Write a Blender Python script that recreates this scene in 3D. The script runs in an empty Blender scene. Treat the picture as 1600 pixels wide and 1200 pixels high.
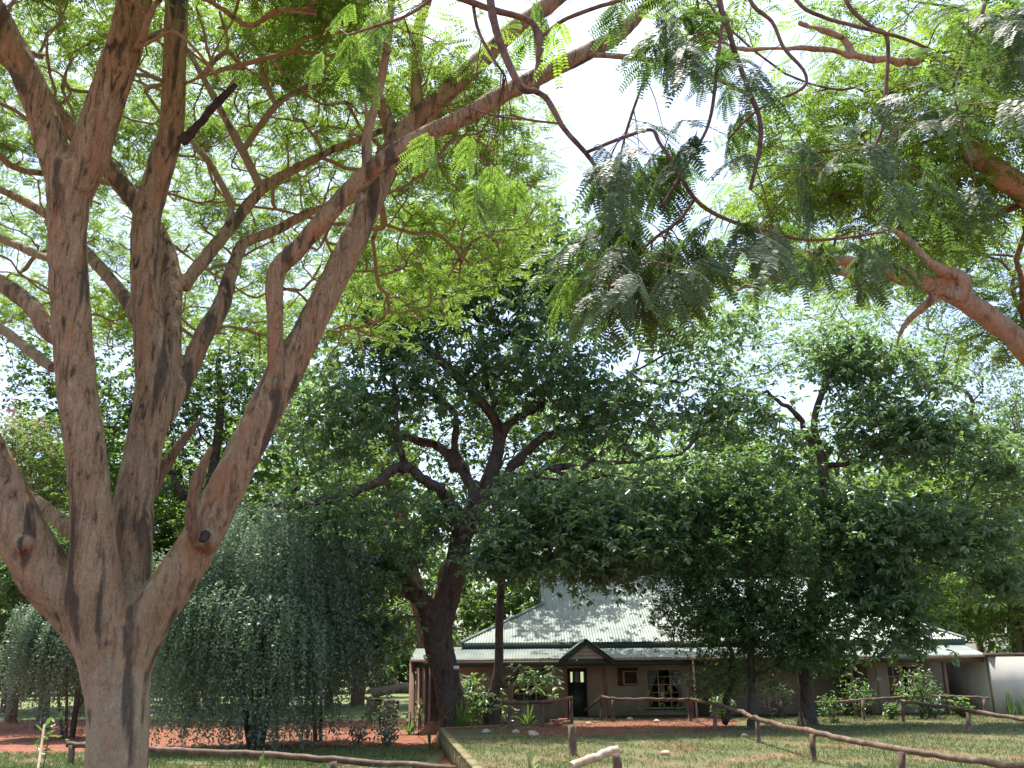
import bpy, math, random
import numpy as np
from mathutils import Matrix, Vector

# ------------------------------------------------------------------ camera, sky, sun, exposure
scene = bpy.context.scene
C = scene.collection
PITCH, ROLL, FPX, CAMZ = 17.0, -0.5, 1443.0, 2.1
cam_d = bpy.data.cameras.new('camera'); cam = bpy.data.objects.new('camera', cam_d); C.objects.link(cam)
cam_d.sensor_width = 36.0; cam_d.lens = 36.0 * FPX / 1600.0; cam_d.clip_start = 0.1; cam_d.clip_end = 3000
CR = Matrix.Rotation(math.radians(90 + PITCH), 3, 'X') @ Matrix.Rotation(math.radians(ROLL), 3, 'Z')
cam.matrix_world = Matrix.Translation((0, 0, CAMZ)) @ CR.to_4x4()
scene.camera = cam
CRn = np.array(CR)

SUN_EL, SUN_AZ = 73.0, -24.0          # azimuth from straight ahead (+Y), negative = left
world = bpy.data.worlds.new('World'); scene.world = world; world.use_nodes = True
nt = world.node_tree; bg = nt.nodes['Background']
sky = nt.nodes.new('ShaderNodeTexSky'); sky.sky_type = 'NISHITA'; sky.sun_disc = False
sky.sun_elevation = math.radians(SUN_EL); sky.sun_rotation = math.radians(SUN_AZ)
sky.air_density = 1.0; sky.dust_density = 6.0; sky.ozone_density = 0.6; sky.altitude = 900
nt.links.new(sky.outputs[0], bg.inputs[0]); bg.inputs[1].default_value = 0.15
sl = bpy.data.lights.new('sun', 'SUN'); sl.energy = 3.3; sl.angle = math.radians(0.53); sl.color = (1.0, 0.95, 0.87)
sun = bpy.data.objects.new('sun', sl); C.objects.link(sun)
e, a = math.radians(SUN_EL), math.radians(SUN_AZ)
sdir = Vector((math.sin(a) * math.cos(e), math.cos(a) * math.cos(e), math.sin(e)))
sun.rotation_euler = sdir.to_track_quat('Z', 'Y').to_euler(); sun.location = (0, 0, 60)
scene.view_settings.view_transform = 'Standard'; scene.view_settings.look = 'None'
scene.view_settings.gamma = 1.0; scene.view_settings.exposure = 1.4
cy = scene.cycles
cy.max_bounces = 7; cy.diffuse_bounces = 4; cy.glossy_bounces = 3; cy.transmission_bounces = 5; cy.transparent_max_bounces = 6
cy.use_denoising = True; cy.sample_clamp_indirect = 6.0

rng = np.random.default_rng(7); random.seed(7)

# ------------------------------------------------------------------ places: photograph pixel + real distance -> world point
def ray(px, py):
    return CRn @ np.array([(px - 800) / FPX, -(py - 600) / FPX, -1.0])
def U(px, py, d):                      # on the vertical plane y = d
    r = ray(px, py); return np.array([0, 0, CAMZ]) + r * (d / r[1])
def G(px, py, z=0.0):                  # on the level z
    r = ray(px, py); return np.array([0, 0, CAMZ]) + r * ((z - CAMZ) / r[2])
def RPX(px, py, d):                    # metres for one pixel there
    return d / ray(px, py)[1] / FPX

# ------------------------------------------------------------------ mesh helpers
def link(o, parent=None, **kw):
    C.objects.link(o)
    if parent is not None: o.parent = parent
    for k, v in kw.items():
        if v is not None: o[k] = v
    return o
def mesh_np(name, V, Fs, mat, smooth=False, rnd=None):
    me = bpy.data.meshes.new(name)
    V = np.ascontiguousarray(V, dtype=np.float32)
    me.vertices.add(len(V)); me.vertices.foreach_set('co', V.ravel())
    loops = np.concatenate([f.ravel() for f in Fs]).astype(np.int32)
    tot = np.concatenate([np.full(len(f), f.shape[1]) for f in Fs]).astype(np.int32)
    st = np.concatenate([[0], np.cumsum(tot)[:-1]]).astype(np.int32)
    me.loops.add(len(loops)); me.loops.foreach_set('vertex_index', loops)
    me.polygons.add(len(tot)); me.polygons.foreach_set('loop_start', st); me.polygons.foreach_set('loop_total', tot)
    if smooth: me.polygons.foreach_set('use_smooth', np.ones(len(tot), bool))
    if rnd is not None:
        at = me.attributes.new('rnd', 'FLOAT', 'POINT'); at.data.foreach_set('value', np.asarray(rnd, np.float32))
    me.update(calc_edges=True); me.validate()
    if mat is not None: me.materials.append(mat)
    return me
class MB:
    def __init__(s): s.V = []; s.F = {}; s.n = 0; s.r = []
    def add(s, V, F, r=0.5):
        V = np.asarray(V, float); F = np.asarray(F, int)
        s.V.append(V); s.F.setdefault(F.shape[1], []).append(F + s.n); s.n += len(V)
        s.r.append(np.full(len(V), r) if np.isscalar(r) else r); return s
    def box(s, a, b):
        x0, y0, z0 = a; x1, y1, z1 = b
        V = [(x0,y0,z0),(x1,y0,z0),(x1,y1,z0),(x0,y1,z0),(x0,y0,z1),(x1,y0,z1),(x1,y1,z1),(x0,y1,z1)]
        return s.add(V, [(0,3,2,1),(4,5,6,7),(0,1,5,4),(1,2,6,5),(2,3,7,6),(3,0,4,7)])
    def obox(s, c, ax, ay, az):        # centre and half-axis vectors
        c, ax, ay, az = map(np.asarray, (c, ax, ay, az))
        V = [c + i*ax + j*ay + k*az for k in (-1, 1) for i, j in ((-1,-1),(1,-1),(1,1),(-1,1))]
        return s.add(V, [(0,3,2,1),(4,5,6,7),(0,1,5,4),(1,2,6,5),(2,3,7,6),(3,0,4,7)])
    def tube(s, P, R, n=8, cap=True, lump=0.0):
        P = np.asarray(P, float); R = np.broadcast_to(np.asarray(R, float), (len(P),))
        T = np.gradient(P, axis=0); T /= np.linalg.norm(T, axis=1)[:, None] + 1e-9
        ref = np.eye(3)[np.argmin(np.abs(T).max(axis=0))]
        N = np.cross(T, ref); N /= np.linalg.norm(N, axis=1)[:, None] + 1e-9
        B = np.cross(T, N)
        an = np.arange(n) * 2 * np.pi / n
        rr = R[:, None] * (1 + lump * rng.normal(size=(len(P), n)) if lump else np.ones((len(P), n)))
        V = P[:, None] + rr[..., None] * (np.cos(an)[None, :, None] * N[:, None] + np.sin(an)[None, :, None] * B[:, None])
        m = len(P); i = np.arange(m - 1)[:, None] * n; j = np.arange(n)[None]; k = (j + 1) % n
        F = np.stack([i + j, i + k, i + n + k, i + n + j], -1).reshape(-1, 4)
        s.add(V.reshape(-1, 3), F, rng.random())
        if cap:
            b = s.n - m * n
            for off in (0, (m - 1) * n):
                s.F.setdefault(n, []).append((b + off + np.arange(n))[None])
        return s
    def build(s, name, mat, parent=None, smooth=False, **kw):
        V = np.concatenate(s.V); Fs = [np.concatenate(f) for f in s.F.values()]
        me = mesh_np(name, V, Fs, mat, smooth, np.concatenate(s.r))
        return link(bpy.data.objects.new(name, me), parent, **kw)
def empty(name, loc, label, cat, group=None):
    o = bpy.data.objects.new(name, None); o.location = tuple(loc); o.empty_display_size = 0.2
    link(o, None, label=label, category=cat, group=group)
    o['_o'] = 0; del o['_o']
    return o
def child(o, parent):                   # keep world place
    o.parent = parent; o.matrix_parent_inverse = Matrix.Translation(-parent.location); return o
def part(mb, name, mat, parent, smooth=False, **kw):
    o = mb.build(name, mat, None, smooth, **kw); return child(o, parent) if parent is not None and parent.type == 'EMPTY' else sub(o, parent)
def sub(o, parent):
    o.parent = parent; o.matrix_parent_inverse = Matrix.Identity(4)
    if parent.parent is not None: pass
    return o
def spline(P, per=6):                   # Catmull-Rom on any number of columns
    P = np.asarray(P, float)
    if len(P) < 3: 
        t = np.linspace(0, 1, per + 1)[:, None]; return P[0] * (1 - t) + P[-1] * t
    Q = np.vstack([2*P[0]-P[1], P, 2*P[-1]-P[-2]]); out = []
    for i in range(1, len(Q) - 2):
        t = np.linspace(0, 1, per, endpoint=False)[:, None]
        a, b, c, d = Q[i-1], Q[i], Q[i+1], Q[i+2]
        out.append(.5 * ((2*b) + (c-a)*t + (2*a-5*b+4*c-d)*t**2 + (3*b-a-3*c+d)*t**3))
    out.append(P[-1:]); return np.vstack(out)

# ------------------------------------------------------------------ materials
def mat(name):
    m = bpy.data.materials.new(name); m.use_nodes = True
    n = m.node_tree.nodes; return m, n, m.node_tree.links, n['Principled BSDF']
def ramp(n, stops):
    r = n.new('ShaderNodeValToRGB'); cr = r.color_ramp
    while len(cr.elements) < len(stops): cr.elements.new(0.5)
    for el, (p, c) in zip(cr.elements, stops): el.position = p; el.color = (*c, 1)
    return r
def noise(n, l, vec, scale, detail=4, rough=.55, dist=0.0):
    t = n.new('ShaderNodeTexNoise'); t.inputs['Scale'].default_value = scale; t.inputs['Detail'].default_value = detail
    t.inputs['Roughness'].default_value = rough; t.inputs['Distortion'].default_value = dist
    if vec is not None: l.new(vec, t.inputs['Vector'])
    return t
def coords(n, l, scale=(1, 1, 1)):
    tc = n.new('ShaderNodeTexCoord'); mp = n.new('ShaderNodeMapping'); mp.inputs['Scale'].default_value = scale
    l.new(tc.outputs['Object'], mp.inputs['Vector']); return mp.outputs[0]
def bump(n, l, b, h, strength, dist):
    bp = n.new('ShaderNodeBump'); bp.inputs['Strength'].default_value = strength; bp.inputs['Distance'].default_value = dist
    l.new(h, bp.inputs['Height']); l.new(bp.outputs[0], b.inputs['Normal'])
def plain(name, stops, scale=3, rough=.7, bs=.0, bd=.01, sc=(1, 1, 1), spec=.5, metal=0.0, detail=5):
    m, n, l, b = mat(name); v = coords(n, l, sc); t = noise(n, l, v, scale, detail)
    k = len(stops)
    r = ramp(n, [(.3 + .4 * i / max(1, k - 1), c) for i, c in enumerate(stops)])
    l.new(t.outputs[0], r.inputs[0]); l.new(r.outputs[0], b.inputs['Base Color'])
    b.inputs['Roughness'].default_value = rough; b.inputs['Specular IOR Level'].default_value = spec; b.inputs['Metallic'].default_value = metal
    if bs: bump(n, l, b, t.outputs[0], bs, bd)
    return m
def leafmat(name, stops, trans, tf=.4, rough=.4, spec=.5):
    m, n, l, b = mat(name)
    at = n.new('ShaderNodeAttribute'); at.attribute_name = 'rnd'
    r = ramp(n, [(i / max(1, len(stops) - 1), c) for i, c in enumerate(stops)])
    l.new(at.outputs['Fac'], r.inputs[0]); l.new(r.outputs[0], b.inputs['Base Color'])
    b.inputs['Roughness'].default_value = rough; b.inputs['Specular IOR Level'].default_value = spec
    tr = n.new('ShaderNodeBsdfTranslucent')
    r2 = ramp(n, [(0, tuple(c * .7 for c in trans)), (1, tuple(min(1, c * 1.25) for c in trans))])
    l.new(at.outputs['Fac'], r2.inputs[0]); l.new(r2.outputs[0], tr.inputs[0])
    mx = n.new('ShaderNodeMixShader'); mx.inputs[0].default_value = tf
    l.new(b.outputs[0], mx.inputs[1]); l.new(tr.outputs[0], mx.inputs[2])
    l.new(mx.outputs[0], n['Material Output'].inputs[0]); return m
def barkmat(name, base, dark, light, zs=.25, scale=7, bs=.6, bd=.03, red=None):
    m, n, l, b = mat(name); v = coords(n, l, (1, 1, zs))
    t1 = noise(n, l, v, scale, 8, .65, .6); t2 = noise(n, l, coords(n, l), 1.1, 3, .5); t3 = noise(n, l, v, scale * 3.2, 5, .7, .3)
    r1 = ramp(n, [(.36, dark), (.47, base), (.62, base), (.72, light)]); l.new(t1.outputs[0], r1.inputs[0])
    r3 = ramp(n, [(.38, (.45, .42, .4)), (.55, (1, 1, 1))]); l.new(t3.outputs[0], r3.inputs[0])
    mu = n.new('ShaderNodeMixRGB'); mu.blend_type = 'MULTIPLY'; mu.inputs[0].default_value = .75
    l.new(r1.outputs[0], mu.inputs[1]); l.new(r3.outputs[0], mu.inputs[2])
    out = mu.outputs[0]
    if red:
        mr = n.new('ShaderNodeMixRGB'); r2 = ramp(n, [(.45, (0, 0, 0)), (.62, (.75, .75, .75))]); l.new(t2.outputs[0], r2.inputs[0])
        l.new(r2.outputs[0], mr.inputs[0]); l.new(out, mr.inputs[1]); mr.inputs[2].default_value = (*red, 1); out = mr.outputs[0]
    l.new(out, b.inputs['Base Color']); b.inputs['Roughness'].default_value = .85; b.inputs['Specular IOR Level'].default_value = .25
    ad = n.new('ShaderNodeMath'); ad.operation = 'ADD'; l.new(t1.outputs[0], ad.inputs[0]); l.new(t3.outputs[0], ad.inputs[1])
    bump(n, l, b, ad.outputs[0], bs, bd); return m

M = {}
# fore tree: smooth tan trunk below, dark fissured limbs above, dark stain streaks below the forks
def fore_bark():
    m, n, l, b = mat('tan_bark'); ob = coords(n, l); st = coords(n, l, (1, 1, .22))
    big = noise(n, l, coords(n, l, (1, 1, .35)), 2.6, 4, .6, .4)
    fis = noise(n, l, st, 11, 8, .7, .9); fine = noise(n, l, coords(n, l, (1, 1, .6)), 42, 6, .7)
    sep = n.new('ShaderNodeSeparateXYZ'); l.new(ob, sep.inputs[0])
    up = n.new('ShaderNodeMapRange'); up.inputs[1].default_value = .6; up.inputs[2].default_value = 4.4; l.new(sep.outputs[2], up.inputs[0])
    c1 = ramp(n, [(.3, (.26, .195, .11)), (.45, (.39, .305, .175)), (.58, (.46, .375, .23)), (.7, (.41, .385, .275))]); l.new(big.outputs[0], c1.inputs[0])
    c2 = ramp(n, [(.37, (.07, .053, .036)), (.46, (.29, .21, .12)), (.60, (.41, .31, .185)), (.72, (.48, .41, .28))]); l.new(fis.outputs[0], c2.inputs[0])
    mx = n.new('ShaderNodeMixRGB'); l.new(up.outputs[0], mx.inputs[0]); l.new(c1.outputs[0], mx.inputs[1]); l.new(c2.outputs[0], mx.inputs[2])
    # stains: long dark runs
    stn = noise(n, l, coords(n, l, (1.9, 1.9, .16)), 2.3, 3, .5, .2)
    sr = ramp(n, [(.56, (0, 0, 0)), (.63, (.8, .8, .8))]); l.new(stn.outputs[0], sr.inputs[0])
    m2 = n.new('ShaderNodeMixRGB'); l.new(sr.outputs[0], m2.inputs[0]); l.new(mx.outputs[0], m2.inputs[1]); m2.inputs[2].default_value = (.06, .052, .042, 1)
    fr = ramp(n, [(.36, (.5, .47, .45)), (.56, (1.05, 1.02, 1.0))]); l.new(fine.outputs[0], fr.inputs[0])
    m3 = n.new('ShaderNodeMixRGB'); m3.blend_type = 'MULTIPLY'; m3.inputs[0].default_value = .6; l.new(m2.outputs[0], m3.inputs[1]); l.new(fr.outputs[0], m3.inputs[2])
    # rusty peeled patches
    rp = noise(n, l, coords(n, l, (1, 1, .3)), 4.3, 3, .5, .3); rr = ramp(n, [(.575, (0, 0, 0)), (.67, (.65, .65, .65))]); l.new(rp.outputs[0], rr.inputs[0])
    m4 = n.new('ShaderNodeMixRGB'); l.new(rr.outputs[0], m4.inputs[0]); l.new(m3.outputs[0], m4.inputs[1]); m4.inputs[2].default_value = (.36, .19, .09, 1)
    l.new(m4.outputs[0], b.inputs['Base Color']); b.inputs['Roughness'].default_value = .82; b.inputs['Specular IOR Level'].default_value = .25
    hm = n.new('ShaderNodeMath'); hm.operation = 'MULTIPLY_ADD'; l.new(fis.outputs[0], hm.inputs[0]); l.new(up.outputs[0], hm.inputs[1]); 
    fm = n.new('ShaderNodeMath'); fm.operation = 'MULTIPLY'; fm.inputs[1].default_value = .35; l.new(fine.outputs[0], fm.inputs[0]); l.new(fm.outputs[0], hm.inputs[2])
    bump(n, l, b, hm.outputs[0], .8, .05); return m
M['fore_bark'] = fore_bark()
M['twig'] = barkmat('twig_bark', (.19, .13, .095), (.08, .055, .04), (.32, .27, .22), 1, 5, .3, .01)
M['grey_limb'] = barkmat('grey_limb_bark', (.36, .3, .205), (.14, .11, .075), (.48, .45, .36), .5, 6, .6, .03, (.31, .225, .13))
M['fig_bark'] = barkmat('fig_bark', (.115, .085, .07), (.035, .028, .024), (.24, .2, .17), .4, 3.2, .8, .06)
M['brown_bark'] = barkmat('brown_bark', (.2, .12, .075), (.07, .045, .03), (.3, .2, .14), .2, 4, .7, .05)
M['dead'] = barkmat('dead_wood', (.24, .16, .09), (.06, .035, .025), (.36, .24, .15), .15, 18, .7, .02)
M['char'] = plain('charred_wood', [(.02, .018, .016), (.06, .05, .045)], 9, .9, .4)
M['canopy'] = leafmat('feathery_canopy_leaf', [(.07, .12, .025), (.09, .15, .03), (.12, .175, .04)], (.27, .42, .055), .5, .5, .35)
M['frond'] = leafmat('dark_frond_leaf', [(.035, .075, .04), (.05, .095, .045), (.07, .115, .04)], (.16, .30, .05), .38, .5, .32)
M['midfrond'] = leafmat('green_frond_leaf', [(.06, .12, .035), (.085, .15, .04), (.1, .17, .045)], (.26, .45, .06), .46, .45, .4)
M['youngfrond'] = leafmat('young_frond_leaf', [(.12, .22, .03), (.15, .26, .03)], (.35, .6, .05), .5, .42, .5)
M['fig'] = leafmat('broad_glossy_leaf', [(.075, .115, .08), (.1, .15, .1), (.14, .19, .125)], (.26, .44, .11), .42, .34, .8)
M['darkleaf'] = leafmat('small_dark_leaf', [(.045, .08, .045), (.07, .115, .062), (.1, .15, .08)], (.2, .37, .06), .36, .36, .7)
M['weep'] = leafmat('weeping_shrub_leaf', [(.12, .175, .125), (.17, .23, .165), (.26, .31, .235)], (.24, .37, .17), .34, .42, .5)
M['farleaf'] = leafmat('far_tree_leaf', [(.05, .09, .03), (.075, .125, .035), (.1, .15, .05)], (.24, .4, .07), .42, .45, .4)
M['lightleaf'] = leafmat('pale_feathery_leaf', [(.09, .15, .035), (.12, .18, .045), (.14, .2, .06)], (.32, .48, .09), .48, .5, .35)
M['grass'] = leafmat('grass_blade', [(.085, .13, .045), (.12, .165, .06), (.24, .23, .12)], (.14, .22, .05), .25, .6, .3)
M['plant'] = leafmat('garden_plant_leaf', [(.05, .1, .035), (.08, .15, .04), (.13, .2, .05)], (.25, .42, .06), .35, .35, .5)
M['cream'] = leafmat('cream_tipped_leaf', [(.25, .32, .1), (.5, .48, .28)], (.5, .5, .25), .3, .4, .5)
M['pink'] = leafmat('pink_bract', [(.5, .2, .28), (.6, .35, .4)], (.6, .3, .38), .4, .5, .3)
M['litter'] = leafmat('dry_fallen_leaf', [(.16, .09, .045), (.3, .2, .11), (.42, .34, .22)], (.3, .2, .1), .15, .7, .3)
M['soil'] = plain('red_earth', [(.15, .062, .038), (.21, .085, .052), (.27, .12, .078)], 1.7, .95, .5, .05, (1, 1, 1), .15, 0, 9)
M['turf'] = plain('worn_lawn_soil', [(.1, .115, .05), (.13, .125, .06), (.22, .11, .07)], .55, .95, .5, .04, (1, 1, 1), .15, 0, 9)
M['farlawn'] = plain('far_lawn', [(.12, .16, .055), (.16, .19, .075), (.21, .21, .11)], .25, .9, .3, .05, (1, 1, 1), .2, 0, 8)
M['roof'] = plain('weathered_grey_green_iron', [(.12, .155, .135), (.18, .22, .195), (.26, .285, .25)], .9, .45, .0, .01, (1, 1, 1), .6, .15)
M['wall'] = plain('beige_plaster', [(.36, .3, .235), (.41, .345, .275), (.44, .375, .305)], 1.3, .85, .15, .01)
M['white_wall'] = plain('whitewashed_wall', [(.58, .56, .52), (.68, .66, .62), (.74, .72, .68)], 1.2, .85, .25, .01)
M['green'] = plain('dark_green_paint', [(.022, .045, .034), (.032, .06, .045)], 3, .5)
M['clap'] = plain('beige_clapboard', [(.42, .37, .31), (.5, .45, .38)], 3, .7, .1)
M['gutter'] = plain('faded_pink_gutter_paint', [(.36, .23, .19), (.5, .36, .3)], 2, .5)
M['frame'] = plain('cream_window_paint', [(.5, .46, .4), (.6, .56, .5)], 4, .5)
M['timber'] = plain('brown_timber_post', [(.13, .065, .04), (.2, .11, .07), (.27, .17, .12)], 5, .75, .3, .01, (1, 1, .15))
M['pole'] = plain('weathered_gum_pole', [(.06, .036, .025), (.115, .07, .045), (.2, .135, .088)], 4, .75, .4, .01)
M['pale_pole'] = plain('bleached_gum_pole', [(.36, .24, .16), (.5, .36, .26), (.6, .46, .35)], 5, .65, .3, .008)
M['curtain'] = plain('pale_curtain', [(.35, .33, .3), (.45, .43, .4)], 6, .9)
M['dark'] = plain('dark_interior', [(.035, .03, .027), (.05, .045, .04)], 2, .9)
M['ac'] = plain('grey_metal_casing', [(.38, .36, .33), (.46, .44, .41)], 5, .5)
M['brownbox'] = plain('brown_wood_surround', [(.09, .05, .035), (.13, .075, .05)], 5, .6)
M['white'] = plain('white_pipe_paint', [(.6, .58, .55), (.68, .66, .63)], 5, .5)
M['stone'] = plain('pinkish_stone', [(.36, .24, .19), (.46, .33, .27), (.55, .45, .38)], 3, .85, .4, .02)
M['brick'] = plain('red_brick', [(.2, .085, .055), (.28, .12, .08), (.33, .17, .12)], 6, .9, .4, .01)
M['board'] = plain('mossy_board', [(.12, .11, .045), (.19, .165, .07), (.26, .21, .11)], 4, .85, .4, .01, (1, 1, .4))
M['log'] = plain('sunbleached_log', [(.2, .14, .1), (.29, .22, .16), (.38, .31, .24)], 3, .8, .4, .02)
M['redfloor'] = plain('red_polished_floor', [(.23, .085, .055), (.28, .11, .07)], 1.2, .6)
M['tag'] = plain('white_tag', [(.75, .75, .72), (.8, .8, .78)], 5, .5)
M['darkred'] = plain('dark_red_paint', [(.16, .02, .018), (.22, .03, .025)], 5, .5)
def glassmat():
    m, n, l, b = mat('window_glass'); n.remove(b)
    tr = n.new('ShaderNodeBsdfTransparent'); tr.inputs[0].default_value = (.82, .86, .84, 1)
    gl = n.new('ShaderNodeBsdfGlossy'); gl.inputs['Roughness'].default_value = .02
    fr = n.new('ShaderNodeFresnel'); fr.inputs[0].default_value = 1.6
    mx = n.new('ShaderNodeMixShader'); l.new(fr.outputs[0], mx.inputs[0]); l.new(tr.outputs[0], mx.inputs[1]); l.new(gl.outputs[0], mx.inputs[2])
    l.new(mx.outputs[0], n['Material Output'].inputs[0]); return m
M['glass'] = glassmat()

# ------------------------------------------------------------------ leaf scattering
def instance(tV, tF, P, X, Nn, S, rv=None):
    """copies of a small template: X = leaf axis, Nn = leaf normal; returns V, F, rnd"""
    X = X / (np.linalg.norm(X, axis=1)[:, None] + 1e-9)
    Y = np.cross(Nn, X); Y /= np.linalg.norm(Y, axis=1)[:, None] + 1e-9
    Z = np.cross(X, Y); S = np.asarray(S)[:, None, None]
    V = P[:, None] + S * (tV[None, :, 0:1] * X[:, None] + tV[None, :, 1:2] * Y[:, None] + tV[None, :, 2:3] * Z[:, None])
    n = len(tV); F = (tF[None] + (np.arange(len(P)) * n)[:, None, None]).reshape(-1, tF.shape[1])
    rv = rng.random(len(P)) if rv is None else rv
    return V.reshape(-1, 3), F, np.repeat(rv, n)
BROAD = (np.array([(0,0,0),(.34,-.17,.05),(.74,-.19,.03),(1,0,-.1),(.74,.19,.03),(.34,.17,.05)], float), np.array([(0,1,2,3),(3,4,5,0)]))
SMALL = (np.array([(0,0,0),(.5,-.26,.05),(1,0,-.04),(.5,.26,.05)], float), np.array([(0,1,2,3)]))
BLADE = (np.array([(0,-.03,0),(.55,-.03,.08),(1,0,-.03),(.55,.03,.08)], float), np.array([(0,1,2,3)]))
def frond_template(pairs=6, plen=.4, pw=.058, droop=.18):
    V, F = [], []
    for i in range(pairs):
        t = .22 + .78 * i / (pairs - 1); z0 = -droop * t * t
        L = plen * (1 - .35 * abs(t - .6))
        for s in (-1, 1):
            d = np.array([.5, s * .86, -.28]); d /= np.linalg.norm(d); w = np.array([.86, -s * .5, 0.0]) * pw
            p = np.array([t, 0, z0]); q = p + d * L; k = len(V)
            V += [p - w * .4, p + d * L * .5 - w, q, p + d * L * .5 + w]; F.append((k, k+1, k+2, k+3))
    return np.array(V), np.array(F)
FROND = frond_template()
def leaf_object(name, tmpl, P, X, N, S, m, parent, rv=None, smooth=False):
    V, F, r = instance(*tmpl, P, X, N, S, rv)
    me = mesh_np(name, V, [F], m, smooth, r)
    o = link(bpy.data.objects.new(name, me), None, kind='stuff'); return child(o, parent)
def rand_dirs(n, el_mean, el_sd):
    ph = rng.random(n) * 2 * np.pi; el = np.radians(rng.normal(el_mean, el_sd, n))
    return np.stack([np.cos(ph) * np.cos(el), np.sin(ph) * np.cos(el), np.sin(el)], 1)
def up_normals(X, jit=.35):
    up = np.array([0, 0, 1.0]) + rng.normal(0, jit, X.shape); return up - X * (up * X).sum(1)[:, None]

# ------------------------------------------------------------------ tree growth: traced limbs, then branches towards crown points
class Skel:
    def __init__(s): s.P = []; s.D = []; s.L = []; s.R = []; s.par = []; s.polys = []
    def limb(s, pts, per=5, fixed=None, wig=0.0):
        """pts rows (px, py, dist, radius_px) or world rows when fixed"""
        if fixed is None:
            rows = [(*U(x, y, d), r * RPX(x, y, d)) for x, y, d, r in pts]
        else: rows = pts
        Q = spline(rows, per)
        if wig:
            seg = np.linalg.norm(Q[-1, :3] - Q[0, :3]) / len(Q); Q[1:-1, :3] += rng.normal(0, wig * seg, (len(Q) - 2, 3)); Q[1:-1, 3] *= 1 + .08 * rng.normal(size=len(Q) - 2)
        s.polys.append(Q)
        if s.P:
            PP = np.array(s.P); j = int(np.argmin(((PP - Q[0, :3])**2).sum(1))); L0 = s.L[j]; prev = j
        else: L0 = 0; prev = -1
        T = np.gradient(Q[:, :3], axis=0); T /= np.linalg.norm(T, axis=1)[:, None] + 1e-9
        for i in range(len(Q)):
            if i: L0 += np.linalg.norm(Q[i, :3] - Q[i-1, :3])
            s.P.append(Q[i, :3]); s.D.append(T[i]); s.L.append(L0); s.R.append(max(.004, Q[i, 3])); s.par.append(prev); prev = len(s.P) - 1
        return s
    def grow(s, A, k=4, pathw=.22, r0=.008, up=.0, wig=.06, minpar=0, exp=2.3, bend=.38):
        """connect the points A to the skeleton one by one, nearest first; returns end directions and the tube list"""
        n0 = len(s.P); cap = n0 + len(A) * k
        P = np.zeros((cap, 3)); D = np.zeros((cap, 3)); L = np.zeros(cap); par = np.full(cap, -1); n = n0
        P[:n] = s.P; D[:n] = s.D; L[:n] = s.L; par[:n] = s.par
        d0 = np.array([np.min(((P[minpar:n0] - a)**2).sum(1)) for a in A]); order = np.argsort(d0)
        ends = np.zeros((len(A), 3)); runs = []
        for ai in order:
            a = A[ai]; v = a - P[minpar:n]; dist = np.sqrt((v**2).sum(1)) + 1e-6
            cosang = (v * D[minpar:n]).sum(1) / dist
            cost = dist * (1.25 - .4 * cosang) + pathw * L[minpar:n]
            j = int(np.argmin(cost)) + minpar; p = P[j]; dl = np.linalg.norm(a - p)
            c = p + D[j] * dl * bend + np.array([0, 0, up * dl])
            ids = [j]
            for q in range(1, k + 1):
                t = q / k; w = (1-t)**2 * p + 2*t*(1-t) * c + t*t * a
                if q < k: w = w + rng.normal(0, wig * dl / k, 3)
                P[n] = w; dd = w - P[ids[-1]]; D[n] = dd / (np.linalg.norm(dd) + 1e-9); L[n] = L[ids[-1]] + np.linalg.norm(dd)
                par[n] = ids[-1]; ids.append(n); n += 1
            ends[ai] = D[n-1]; runs.append(ids)
        R = np.zeros(n); w = np.zeros(n)
        nch = np.zeros(n, int)
        for i in range(n0, n): 
            if par[i] >= 0: nch[par[i]] += 1
        for i in range(n - 1, n0 - 1, -1):
            if nch[i] == 0 or w[i] == 0: w[i] += r0**exp
            if par[i] >= n0: w[par[i]] += w[i]
        R[n0:] = w[n0:]**(1 / exp); R[:n0] = s.R
        return ends, [(P[ids], np.minimum(R[ids], R[ids[1]] * 1.0 + 0 * R[ids])) for ids in runs]
def tubes(mb, runs, nmin=3):
    for P, R in runs:
        r = R.max(); mb.tube(P, R, 8 if r > .08 else 6 if r > .03 else 4 if r > .012 else 3, False)
def limbs_mesh(mb, sk, n=12, lump=.02, only=None):
    for i, Q in enumerate(sk.polys):
        mb.tube(Q[:, :3], np.maximum(Q[:, 3], .004), n, True, lump)
def remeshed(mb, name, m, parent, voxel, disp=.0):
    o = mb.build(name, m, None, True); o.data.attributes.remove(o.data.attributes['rnd'])
    md = o.modifiers.new('r', 'REMESH'); md.mode = 'VOXEL'; md.voxel_size = voxel; md.use_smooth_shade = True
    sm = o.modifiers.new('s', 'SMOOTH'); sm.iterations = 9; sm.factor = .5
    if disp:
        tx = bpy.data.textures.new('barklumps', 'CLOUDS'); tx.noise_scale = .22; tx.noise_depth = 3
        dm = o.modifiers.new('d', 'DISPLACE'); dm.texture = tx; dm.strength = disp; dm.texture_coords = 'LOCAL'
    dg = bpy.context.evaluated_depsgraph_get(); me = bpy.data.meshes.new_from_object(o.evaluated_get(dg))
    o.modifiers.clear(); old = o.data; o.data = me; bpy.data.meshes.remove(old); me.name = name
    return child(o, parent)
def blobs(specs):
    """crown masses (px, py, dist, rx_px, ry_px, depth_m, count) -> points, denser toward the outside of each mass"""
    out = []
    for px, py, d, rx, ry, rd, n in specs:
        u = rng.normal(size=(n, 3)); u /= np.linalg.norm(u, axis=1)[:, None]
        u *= (rng.random(n) ** (1 / 2.2))[:, None]
        k = RPX(px, py, d); c = U(px, py, d)
        out.append(c + u * np.array([rx * k, rd, ry * k]))
    return np.vstack(out)

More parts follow.
